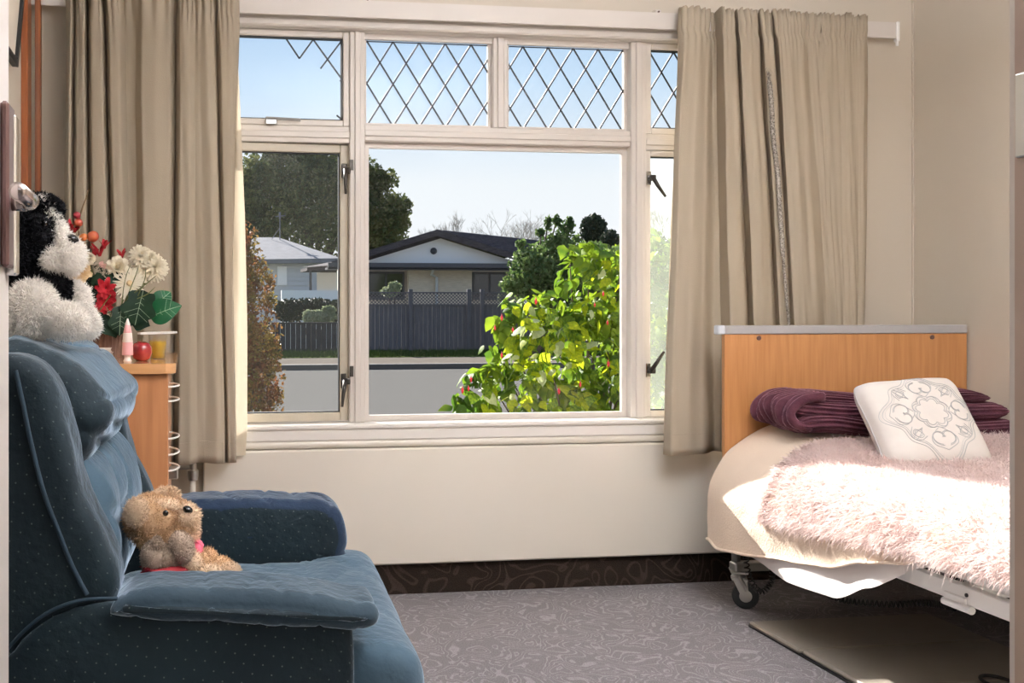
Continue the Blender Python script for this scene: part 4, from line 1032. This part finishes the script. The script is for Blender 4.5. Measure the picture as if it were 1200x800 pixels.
for a_, c_ in [(i/24, 0) for i in range(24)]+[(1, i/24) for i in range(24)]+[(1-i/24, 1) for i in range(24)]+[(0, 1-i/24) for i in range(25)]:
    q = cpt(a_, c_, 1); pts.append((q[0], q[1], q[2]))
MB().tube(pts, .0028, 6).build('piping', M['grey'], cu, smooth=True)
tag(cu, 'square off-white cushion with grey scroll embroidery leaning on the purple blanket', 'cushion')

# ------------------------------------------------------------ cables
def coil(path, r, rw, turns, n):
    P = spline(path, n, False); out = []
    for i, p in enumerate(P):
        d = (P[min(i+1, n-1)]-P[max(i-1, 0)]).normalized(); a = d.cross(Vector((0, 1, .01))).normalized(); b_ = d.cross(a)
        t = 2*PI*turns*i/(n-1); out.append(p+(a*math.cos(t)+b_*math.sin(t))*r)
    return MB().tube(out, rw, 5)
pth = [at(u, v, 3.46) for u, v in ((874, 652), (876, 668), (882, 684), (891, 693), (900, 688), (905, 676), (904, 664), (898, 656))]
o = coil(pth, .0085, .0026, 22, 420).build('coiled_cable', M['black'], None, smooth=True); tag(o, 'black coiled cable hanging in a loop beside the bed caster', 'cable')
pth = [at(960, 690, 3.30), at(985, 702, 3.25), at(1015, 706, 3.2), at(1050, 708, 3.15), at(1080, 706, 3.12), at(1100, 708, 3.1), at(1120, 712, 3.05)]
o = coil(pth, .009, .003, 38, 500).build('coiled_cable', M['black'], None, smooth=True); tag(o, 'black coiled cable sagging in the shadow under the middle of the bed', 'cable')
c = at(1172, 775, 2.62)
o = MB().tube([(2.30+.04*math.cos(t), 2.75+.06*math.sin(t), .026) for t in [i/24*5.5 for i in range(25)]], .005, 8).build('cable_loop', M['black'], None, smooth=True)
q = at(1172, 773, 2.72); o.location = (q.x-2.30, q.y-2.75, 0); tag(o, 'loose black cable loop lying on the grey mat by the door jamb', 'cable')

# ------------------------------------------------------------ folding floor mat
fm = empty('floor_mat', (2.2, 3.0, 0)); tag(fm, 'grey-beige folding floor mat lying flat under the side of the bed', 'mat')
ys = [3.39, 3.085, 2.75, 2.40, 2.05]
for i in range(4):
    x0a = 1.89+.008*i+.0; 
    MB().box((x0a-2.2, ys[i+1]+.003-3.0, .004), (2.56-2.2, ys[i]-.003-3.0, .020), .006).build('mat_panel', M['mat'], fm)
o = MB().box((1.892-2.2, 2.05-3.0, .001), (2.555-2.2, 3.388-3.0, .006)).build('mat_base', M['black'], fm)

# ============================================================ OUTSIDE
G = -.45
M['grass'] = mat('grass', (.045, .07, .02), 1, 0, col2=(.08, .105, .03), nscale=30, bump=.4, bscale=60)
M['asphalt'] = mat('asphalt', (.078, .075, .070), 1, 0, col2=(.15, .145, .135), nscale=60, ndetail=5, bump=.5, bscale=90)
M['conc'] = mat('concrete', (.115, .10, .085), 1, 0, col2=(.14, .125, .105), nscale=8)
M['kerb'] = mat('kerb', (.10, .085, .07), .8)
M['fence'] = mat('dark_fence', (.12, .112, .12), .9, .1, col2=(.145, .135, .142), nscale=3, stretch=(6, 6, 1))
M['fence2'] = mat('brown_fence', (.035, .032, .036), .8, .2, col2=(.055, .05, .052), nscale=3)
M['gable'] = mat('gable_board', (.78, .77, .77), .7); M['brick'] = mat('pale_brick', (.50, .43, .35), .85, col2=(.60, .52, .43), nscale=5, stretch=(1, 1, 6))
M['tile'] = mat('dark_tile', (.045, .04, .045), .9, .05, col2=(.09, .08, .085), nscale=4, stretch=(1, 1, 8)); M['fascia'] = mat('dark_fascia', (.05, .05, .06), .5)
M['lroof'] = mat('pale_roof', (.17, .17, .18), .9, .05, col2=(.2, .2, .21), nscale=3); M['lwall'] = mat('white_weatherboard', (.50, .51, .53), .7)
M['dglass'] = mat('dark_window', (.02, .02, .022), .1, .6); M['bark'] = mat('bark', (.09, .065, .045), .9); M['barkp'] = mat('pale_bark', (.28, .25, .22), .9)
def leafm(name, a, b_, tr=.4, ns=3): return mat(name, a, .6, .3, col2=b_, nscale=ns, transl=tr, band=(.4, .6))
M['l1'] = leafm('dark_oak_leaf', (.06, .085, .03), (.16, .17, .06), .3, 1.5); M['l2'] = leafm('shrub_leaf', (.06, .11, .03), (.17, .24, .07), .35, 2); M['l3'] = leafm('conifer_leaf', (.02, .035, .018), (.035, .05, .025), .2)
M['l4'] = leafm('bronze_leaf', (.19, .075, .03), (.17, .13, .03), .4, 9); M['l5'] = leafm('pale_leaf', (.22, .26, .13), (.33, .36, .22), .2); M['l6'] = leafm('hedge_leaf', (.02, .028, .016), (.035, .045, .02), .1)
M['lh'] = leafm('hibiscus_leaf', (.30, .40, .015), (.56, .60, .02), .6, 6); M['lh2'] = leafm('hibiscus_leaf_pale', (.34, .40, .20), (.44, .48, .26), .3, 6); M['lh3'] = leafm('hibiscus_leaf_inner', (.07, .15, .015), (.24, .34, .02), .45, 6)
M['bud'] = mat('hibiscus_bud', (.62, .03, .05), .5, transl=.3)
struct('ground', MB().box((-60, WY+.16, G-.3), (60, 120, G)), M['grass'])
struct('road', MB().box((-60, 8.0, G), (60, 24.4, G+.012)), M['asphalt'])
struct('footpath', MB().box((-60, 24.62, G), (60, 27.4, G+.13)), M['conc'])
struct('verge', MB().box((-60, 27.4, G), (60, 31, G+.14)), M['grass'])
kb = MB()
struct('kerb', MB().box((-60, 24.4, G), (60, 24.62, G+.13), .02).box((-60, 7.85, G), (60, 8.0, G+.10), .02), M['kerb'])
b = MB(); P = np.column_stack([RNG.uniform(-14, 12, 26000), RNG.uniform(27.4, 30.3, 26000), np.full(26000, G+.14)]); b.blades(P, np.tile((0, 0, 1.), (26000, 1)), .10, .02, .4, 0)
tag(b.build('verge_grass', M['grass']), 'rough grass strip at the foot of the fence across the road', 'grass', kind='stuff')
# main fence across the road
FY = 30.4
fe = empty('street_fence', (0, FY, G)); tag(fe, 'tall dark boarded fence with lattice top across the road, in front of the gabled house', 'fence')
x0 = at(424, 400, FY).x; x1 = 13.0; zt = at(500, 342, FY).z-G; zl = at(500, 357, FY).z-G; zb_ = .14
b = MB(); x = x0; k = 0
while x < x1:
    b.box((x, -.0+.012*(k % 2), zb_), (x+.125, .018+.012*(k % 2), zl)); x += .13; k += 1
b.build('fence_boards', M['fence'], fe, kind='stuff')
b = MB(); st = .105
h_ = zt-zl; n = int((x1-x0)/st)
for i in range(-4, n+1):
    for sg in (-1, 1):
        xa = x0+i*st+(0 if sg > 0 else h_); xb = xa+sg*h_
        if min(xa, xb) < x0 or max(xa, xb) > x1: continue
        b.prism([(xa-.016, 0, zl), (xa+.016, 0, zl), (xb+.016, 0, zt-.03), (xb-.016, 0, zt-.03)], (0, .012, 0))
b.build('lattice_strips', M['fence'], fe, kind='stuff')
MB().box((x0, -.02, zt-.04), (x1, .03, zt)).box((x0, -.02, zl-.03), (x1, .03, zl+.02)).build('top_rail', M['fence'], fe)
for u in (481, 565, 650, 400+24):
    xp = at(u, 350, FY).x; MB().box((xp-.06, -.06, zb_), (xp+.06, .06, zt+.08), .01).build('post', M['fence'], fe)
for xp in (8.2, 10.3, 12.4): MB().box((xp-.06, -.06, zb_), (xp+.06, .06, zt+.08), .01).build('post', M['fence'], fe)
# lower fence at the left
FY2 = 30.8; fe2 = empty('low_fence', (0, FY2, G)); tag(fe2, 'lower dark brown paling fence left of the tall fence, seen through the open casement', 'fence')
zt2 = at(370, 379, FY2).z-G; b = MB(); x = -9.0; k = 0
while x < x0-.1:
    b.box((x, .012*(k % 2), .12), (x+.14, .018+.012*(k % 2), zt2)); x += .15; k += 1
b.build('fence_boards', M['fence2'], fe2, kind='stuff')
MB().box((-9, -.03, zt2), (x0-.05, .05, zt2+.04)).build('top_rail', M['fence2'], fe2)

# gabled house behind the fence
HY = 37.0
hs = empty('gabled_house', at(509, 340, HY)); hs.location.z = G; H0 = Vector(hs.location)
tag(hs, 'low brick house with a pale gable and dark tiled roof behind the tall fence', 'house')
def hp_(u, v, dy=0): return at(u, v, HY+dy)-H0
ap, le, re = hp_(509, 277), hp_(398, 311), hp_(618, 311)
back = Vector((6.0, 5.6, 0))
MB().prism([ap, le, re], (0, .1, 0)).build('gable', M['gable'], hs)
th_ = Vector((0, 0, .22)); ov = Vector((0, -.45, 0))
o = MB().prism([ap+ov, re+ov+Vector((.35, 0, -.1)), re+back+Vector((.35, 0, -.1)), ap+back], th_).prism([ap+ov, ap+back, le+back-Vector((.35, 0, .1)), le+ov-Vector((.35, 0, .1))], th_).build('roof', M['tile'], hs)
b = MB()
for i in range(1, 15):
    t = i/15; q0 = ap.lerp(re, t)+ov+th_; b.tube([q0, q0+back-ov], .035, 4)
b.build('tile_courses', M['tile'], o, kind='stuff')
zf = hp_(500, 316).z; zf2 = hp_(500, 309).z
MB().box((le.x-.5, -.75, zf), (re.x+.3, -.55, zf2)).box((le.x-.5, -.75, zf-.02), (re.x+.3, .1, zf+.05)).build('fascia', M['fascia'], hs)
xs0, xs1 = hp_(479, 330).x, hp_(553, 330).x
MB().box((le.x, .4, 0), (re.x, .6, zf)).build('recessed_wall', M['brick'], hs)
MB().box((xs0, .0, 0), (xs1, .4, zf)).build('brick_wall', M['brick'], hs)
for ua, ub in ((432, 476), (556, 596)):
    xa, xb = hp_(ua, 330).x, hp_(ub, 330).x; za, zb2 = hp_(500, 338).z, hp_(500, 318).z
    fr_ = MB().box((xa, .30, za-.4), (xb, .41, zb2)).build('window', M['fascia'], hs)
    MB().box((xa+.08, .28, za-.3), ((xa+xb)/2-.04, .305, zb2-.08)).box(((xa+xb)/2+.04, .28, za-.3), (xb-.08, .305, zb2-.08)).build('pane', M['dglass'], fr_)
d0, d1 = hp_(503, 317), hp_(511, 325)
MB().tube([(d0.x, -.6, d0.z), (d0.x, -.35, d0.z-.15), (d1.x, -.1, d1.z), (d1.x, -.08, .2)], .05, 8).build('downpipe', M['lwall'], hs)
q = hp_(508, 294); MB().lathe([(.12, 0), (.12, -.05), (.06, -.16), (.02, -.18)], (q.x, 0, q.z), 12, 'y').build('gable_lamp', M['fascia'], hs)

# white house at the left
h2 = empty('white_house', at(345, 340, 44)); h2.location.z = G; H1 = Vector(h2.location)
tag(h2, 'white weatherboard house with a pale hipped roof, seen through the open casement', 'house')
def h1_(u, v, dy=0): return at(u, v, 44+dy)-H1
a_, b_, c_, d_ = h1_(250, 305), h1_(398, 303), h1_(300, 278, 4), h1_(326, 278, 4)
bk = Vector((0, 8, 0))
MB().add([a_+Vector((0, -.5, 0)), b_+Vector((0, -.5, 0)), d_, c_, a_+bk, b_+bk, a_+Vector((0, -.5, -.18)), b_+Vector((0, -.5, -.18)), b_+bk+Vector((0, 0, -.18)), a_+bk+Vector((0, 0, -.18))],
         [(0, 1, 2, 3), (1, 5, 2), (2, 5, 4, 3), (3, 4, 0), (6, 7, 1, 0), (7, 8, 5, 1), (8, 9, 4, 5), (9, 6, 0, 4), (6, 9, 8, 7)]).build('roof', M['lroof'], h2)
b = MB(); wz = h1_(340, 306).z; x_0, x_1 = a_.x+.4, h1_(375, 320).x; z = 0; k = 0
while z < wz:
    b.prism([(x_0, -.04, z), (x_0, 0, z+.19), (x_0, .1, z+.19), (x_0, .1, z)], (x_1-x_0, 0, 0)); z += .19
b.build('weatherboards', M['lwall'], h2, kind='stuff'); MB().box((x_0, .1, 0), (x_1, 7.5, wz)).build('wall', M['lwall'], h2)
xa, xb = h1_(325, 320).x, h1_(336, 320).x
o = MB().box((xa, -.09, h1_(0+330, 334).z), (xb, -.03, h1_(330, 312).z)).build('window', M['gable'], h2)
# carport between the houses
cpn = empty('carport', at(385, 340, 40)); cpn.location.z = G; C0 = Vector(cpn.location); tag(cpn, 'dark low carport roof on a thin post between the two houses', 'carport')
def c0_(u, v, dy=0): return at(u, v, 40+dy)-C0
q0, q1 = c0_(360, 317), c0_(426, 316)
MB().prism([q0, q1, q1+Vector((0, 0, .25)), q0+Vector((0, 0, .12))], (0, 2.4, 0)).add([q0+Vector((-.2, -.1, .12)), q1+Vector((0, -.1, .25)), c0_(426, 303, 2), c0_(392, 306, 2)], [(0, 1, 2, 3)]).build('roof', M['tile'], cpn)
MB().tube([(q0.x+.15, .2, 0), (q0.x+.15, .2, q0.z)], .05, 8).build('post', M['fascia'], cpn)
MB().tube([(c0_(397, 330).x, .2, 0), (c0_(397, 330).x, .2, q0.z)], .06, 8).build('post', M['lwall'], cpn)
MB().box((c0_(380, 330).x, 2.3, 0), (q1.x, 2.4, q0.z)).build('rear_wall', M['gable'], cpn)
q = h1_(328, 280, 3.5)
o = MB().tube([q+Vector((0, 0, -.5)), q+Vector((0, 0, 1.15))], .025, 6).tube([q+Vector((0, 0, .5)), q+Vector((-.5, 0, -.2))], .015, 5).tube([q+Vector((0, 0, .9)), q+Vector((0, 0, 1.2))], .05, 6).build('aerial_mast', M['lroof'], h2)
MB().tube([q+Vector((-.2, 0, 1.0)), q+Vector((.25, 0, 1.05))], .02, 5).tube([q+Vector((-.1, -.2, 1.02)), q+Vector((-.1, .2, 1.02))], .012, 5).tube([q+Vector((.1, -.2, 1.03)), q+Vector((.1, .2, 1.03))], .012, 5).build('elements', M['lroof'], o)
# pale wall and hedge behind the low fence
o = MB().box((at(330, 345, 36).x, 36, G), (at(397, 345, 36).x, 36.2, at(370, 340, 36).z)).build('garden_wall', M['gable']); tag(o, 'pale grey garden wall above the dark hedge at the left', 'wall')
def foliage(name, c_list, y, mtl, n, size, label, cat, ry=.8, px=None, trunk=None, group=None, bark='bark', fill=.5):
    """crown of leaf cards on a trunk; c_list gives (u, v, ru, rv) of its clumps at depth y"""
    k = y/1250/.985; c0 = at(c_list[0][0], 355, y); o = empty(name, (c0.x, y, G)); O = Vector(o.location)
    b = MB(); tot = sum(q[2]*q[3] for q in c_list)
    for q in c_list:
        c = at(q[0], q[1], y)-O; r = (q[2]*k, min(q[2], q[3])*k*ry, q[3]*k); dy = (random.random()-.5)*r[1]
        b.leaves((c.x, dy, c.z), r, int(n*q[2]*q[3]/tot), size, .3, fill)
    b.build('foliage', M[mtl], o, kind='stuff')
    t = MB()
    tw = trunk or .12
    base = Vector((0, 0, 0)); t.tube([base, (0, 0, at(0, c_list[0][1], y).z*.5-G*.5)], [tw, tw*.7], 8)
    for q in c_list:
        c = at(q[0], q[1], y)-O; t.tube(spline([Vector((0, 0, .1*c.z)), Vector((c.x*.3, 0, c.z*.55)), Vector((c.x, 0, c.z))], 7, False), [tw*.7, tw*.6, tw*.5, tw*.4, tw*.3, tw*.2, tw*.1], 6)
    t.build('trunk', M[bark], o)
    tag(o, label, cat, group); return o
foliage('large_tree', [(365, 245, 75, 60), (300, 225, 38, 45), (335, 200, 50, 30), (390, 205, 45, 35), (425, 215, 28, 35), (447, 212, 20, 16), (440, 250, 32, 32), (463, 245, 20, 20), (475, 240, 10, 8), (468, 262, 14, 12), (455, 275, 25, 18), (430, 285, 40, 20), (300, 270, 40, 30), (345, 180, 40, 14), (280, 250, 30, 60)], 58, 'l1', 30000, .26, 'large dark green tree rising behind the white house', 'tree', trunk=.4, fill=.3)
foliage('conical_conifer', [(697, 268, 17, 18), (700, 280, 20, 14)], 46, 'l3', 3500, .2, 'dark rounded conifer top beyond the shrubs, right of the gabled house', 'tree', fill=.2)
foliage('conical_conifer', [(714, 283, 12, 14), (712, 292, 14, 12)], 44, 'l3', 2000, .2, 'smaller dark conifer top just right of the rounded conifer', 'tree', fill=.2)
foliage('garden_shrub', [(628, 318, 40, 34), (655, 285, 20, 16), (664, 268, 11, 12), (652, 300, 34, 26), (685, 308, 40, 30), (612, 300, 12, 10), (600, 335, 16, 14), (720, 320, 40, 34), (640, 340, 45, 24), (700, 345, 60, 30), (642, 262, 5, 12), (652, 258, 6, 9), (668, 262, 5, 10), (634, 272, 6, 6), (612, 286, 8, 6), (676, 280, 6, 5)], 27.5, 'l2', 11000, .14, 'mid green garden shrub rising over the fence top beside the gabled house', 'shrub', fill=.3)
foliage('flowering_shrub', [(605, 342, 14, 10), (592, 348, 10, 8)], 31.5, 'l5', 1200, .12, 'pale shrub at the fence top in front of the house window', 'shrub')
foliage('flowering_shrub', [(462, 338, 8, 9), (455, 342, 10, 6)], 31.8, 'l5', 500, .12, 'small pale bush poking over the lattice at the left', 'shrub')
foliage('garden_hedge', [(365, 362, 34, 13), (340, 364, 20, 14), (390, 364, 16, 13)], 34, 'l6', 6000, .12, 'dark clipped hedge behind the low fence', 'hedge', ry=1.5)
foliage('silver_bush', [(375, 371, 20, 8), (385, 364, 9, 6), (362, 371, 8, 8)], 31.9, 'l5', 2500, .10, 'silvery bush just over the low fence', 'shrub')
foliage('distant_trees', [(760, 300, 60, 30), (820, 310, 60, 40), (860, 300, 40, 50)], 50, 'l2', 5000, .3, 'distant green tree line behind the right casement', 'tree')
foliage('distant_hedge', [(200, 335, 60, 20), (250, 335, 60, 25)], 62, 'l6', 3000, .3, 'dark hedge row far behind the left curtain edge', 'hedge')
def bare(name, u, y, vb, vt, n, label, seed, spr=.35):
    rnd = random.Random(seed); o = empty(name, at(u, 350, y)); o.location.z = G; zt3 = at(u, vt, y).z-G
    b = MB()
    def rec(p, d, L, r, k):
        q = p+d*L; b.tube([p, (p+q)/2+Vector((rnd.uniform(-.05, .05), 0, 0))*L, q], [r, r*.8, r*.6], 4)
        if k == 0: return
        for _ in range(3 if k > 1 else 3):
            dd = (d+Vector((rnd.uniform(-spr, spr), rnd.uniform(-spr, spr), rnd.uniform(-.05, .2)))*1.3).normalized(); rec(q, dd, L*rnd.uniform(.6, .8), r*.6, k-1)
    hgt = zt3; rec(Vector((0, 0, 0)), Vector((0, 0, 1)), hgt*.42, hgt*.015, 6)
    V_ = np.concatenate(b.v); k_ = hgt/V_[:, 2].max(); b.v = [V_*k_]; b.build('branches', M['barkp'], o); tag(o, label, 'tree', 'bare winter trees beyond the houses')
bare('bare_tree', 527, 62, 280, 245, 0, 'thin bare tree directly above the gable peak', 3, .3)
bare('bare_tree', 592, 60, 285, 243, 0, 'broad bare tree right of the gable roof', 5, .55)
bare('bare_tree', 612, 66, 285, 254, 0, 'smaller bare tree beside the mid green shrub', 8, .5)
bare('bare_tree', 772, 60, 285, 240, 0, 'bare tree seen through the dusty right casement', 6, .45)
bare('bare_tree', 545, 68, 280, 262, 0, 'faint small bare tree over the tiled roof', 9, .5)
# bronze shrub close to the house on the left
foliage('bronze_shrub', [(285, 400, 46, 60), (290, 330, 30, 45), (284, 290, 22, 32), (305, 440, 30, 40), (300, 480, 34, 40), (318, 408, 14, 16), (316, 352, 10, 12), (322, 462, 12, 12), (318, 330, 6, 10), (260, 380, 45, 100)], 6.6, 'l4', 11000, .028, 'bronze and rust-coloured shrub just outside the left casement', 'shrub', trunk=.02, fill=.25)
# big-leaved green shrub at the right, leaf by leaf
HYY = 5.7
gs = empty('green_shrub', at(700, 355, HYY)); gs.location.z = G; G0 = Vector(gs.location)
tag(gs, 'bright green large-leaved shrub with red buds outside the right of the window', 'shrub')
def leafmesh(name, m, seed):
    rnd = random.Random(seed); V = []; n = 6; L_ = 1.0
    for i in range(n+1):
        t = i/n; w_ = [.0, .27, .35, .31, .22, .11, .0][i]*(1+.12*rnd.uniform(-1, 1)); dr_ = -.30*t*t; V += [(-w_, t, dr_-.10*w_+.03*rnd.uniform(-1, 1)), (0, t, dr_), (w_, t, dr_-.10*w_+.03*rnd.uniform(-1, 1))]
    b = MB().add(V, [(i*3+j, i*3+j+1, i*3+j+4, i*3+j+3) for i in range(n) for j in range(2)])
    me = bpy.data.meshes.new(name); me.from_pydata(np.concatenate(b.v).tolist(), [], b.f); me.materials.append(M[m]); me.shade_smooth(); return me
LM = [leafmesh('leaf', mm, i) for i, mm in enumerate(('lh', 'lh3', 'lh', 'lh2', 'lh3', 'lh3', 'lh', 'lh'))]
clumps = [(590, 455, 46, 34, 0), (555, 470, 26, 20, 0), (640, 405, 42, 40, -.15), (625, 362, 34, 26, 0), (590, 425, 22, 14, 0), (690, 410, 60, 60, .1), (700, 340, 50, 50, .05), (690, 300, 26, 18, 0), (735, 310, 24, 30, .1), (745, 380, 45, 80, .15), (715, 455, 50, 40, 0),
          (650, 465, 46, 30, 0), (780, 360, 40, 75, .2), (800, 440, 50, 50, .2), (595, 385, 14, 12, 0), (570, 440, 14, 10, 0), (600, 372, 14, 14, 0), (770, 300, 25, 25, .2), (840, 400, 50, 90, .4), (597, 350, 9, 8, 0), (583, 376, 7, 9, 0), (575, 405, 8, 6, 0), (552, 440, 9, 7, 0), (667, 292, 12, 8, 0), (733, 283, 12, 10, 0), (757, 272, 14, 8, .1)]
tot = sum(q[2]*q[3] for q in clumps); kk_ = HYY/1250
nl = 0; stuff = MB(); cand = []
for q in clumps:
    for _ in range(int(2900*q[2]*q[3]/tot)):
        a_ = random.uniform(0, 2*PI); r = math.sqrt(random.random()); ry_ = random.uniform(-1, 1)*math.sqrt(1-r*r*.9)*min(q[2], q[3])*kk_*.9
        p = at(q[0]+q[2]*r*math.cos(a_), q[1]+q[3]*r*math.sin(a_), HYY+q[4]+ry_); cand.append((p-G0, q[0]))
cand.sort(key=lambda c: c[0].y)
def leafrot():
    return Euler((random.uniform(-1.35, .1), random.uniform(-.7, .7), random.uniform(0, 2*PI)))
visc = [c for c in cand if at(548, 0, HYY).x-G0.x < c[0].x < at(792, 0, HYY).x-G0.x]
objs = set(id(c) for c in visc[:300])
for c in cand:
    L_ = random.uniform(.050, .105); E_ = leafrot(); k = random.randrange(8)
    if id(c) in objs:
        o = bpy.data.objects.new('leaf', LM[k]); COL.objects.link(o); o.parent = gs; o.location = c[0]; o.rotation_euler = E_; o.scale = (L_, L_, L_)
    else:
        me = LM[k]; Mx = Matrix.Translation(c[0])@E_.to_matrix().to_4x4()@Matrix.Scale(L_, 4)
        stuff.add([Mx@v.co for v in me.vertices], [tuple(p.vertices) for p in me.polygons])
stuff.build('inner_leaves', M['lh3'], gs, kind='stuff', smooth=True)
t = MB()
for q in clumps:
    c = at(q[0], q[1], HYY+q[4]+.05)-G0; t.tube(spline([Vector((random.uniform(-.1, .1), random.uniform(-.05, .15), 0)), Vector((c.x*.4, c.y*.4+.1, c.z*.5)), c], 8, False), [.014, .013, .012, .010, .008, .006, .004, .003], 6)
t.build('stems', M['bark'], gs)
for u, v, s in ((588, 372, 3.2), (580, 384, 2.6), (628, 353, 3.4), (588, 416, 2.8), (552, 444, 3), (542, 457, 3.2), (549, 455, 2.6), (713, 426, 3.4), (680, 450, 3), (707, 344, 2.6), (712, 378, 2.4), (601, 386, 2.6), (655, 458, 3.4), (697, 357, 2.2), (735, 275, 2.4)):
    c = at(u, v, HYY-.42)-G0; b = MB().lathe([(.001, -2.2), (.55, -1.6), (.9, -.6), (1, .2), (.7, 1), (.25, 1.5), (.12, 2.6)], (0, 0, 0), 10)
    b.v = [x_*s*.0023*np.array([1, 1, 1.15])+np.array(c) for x_ in b.v]; b.build('flower_bud', M['bud'], gs, smooth=True)
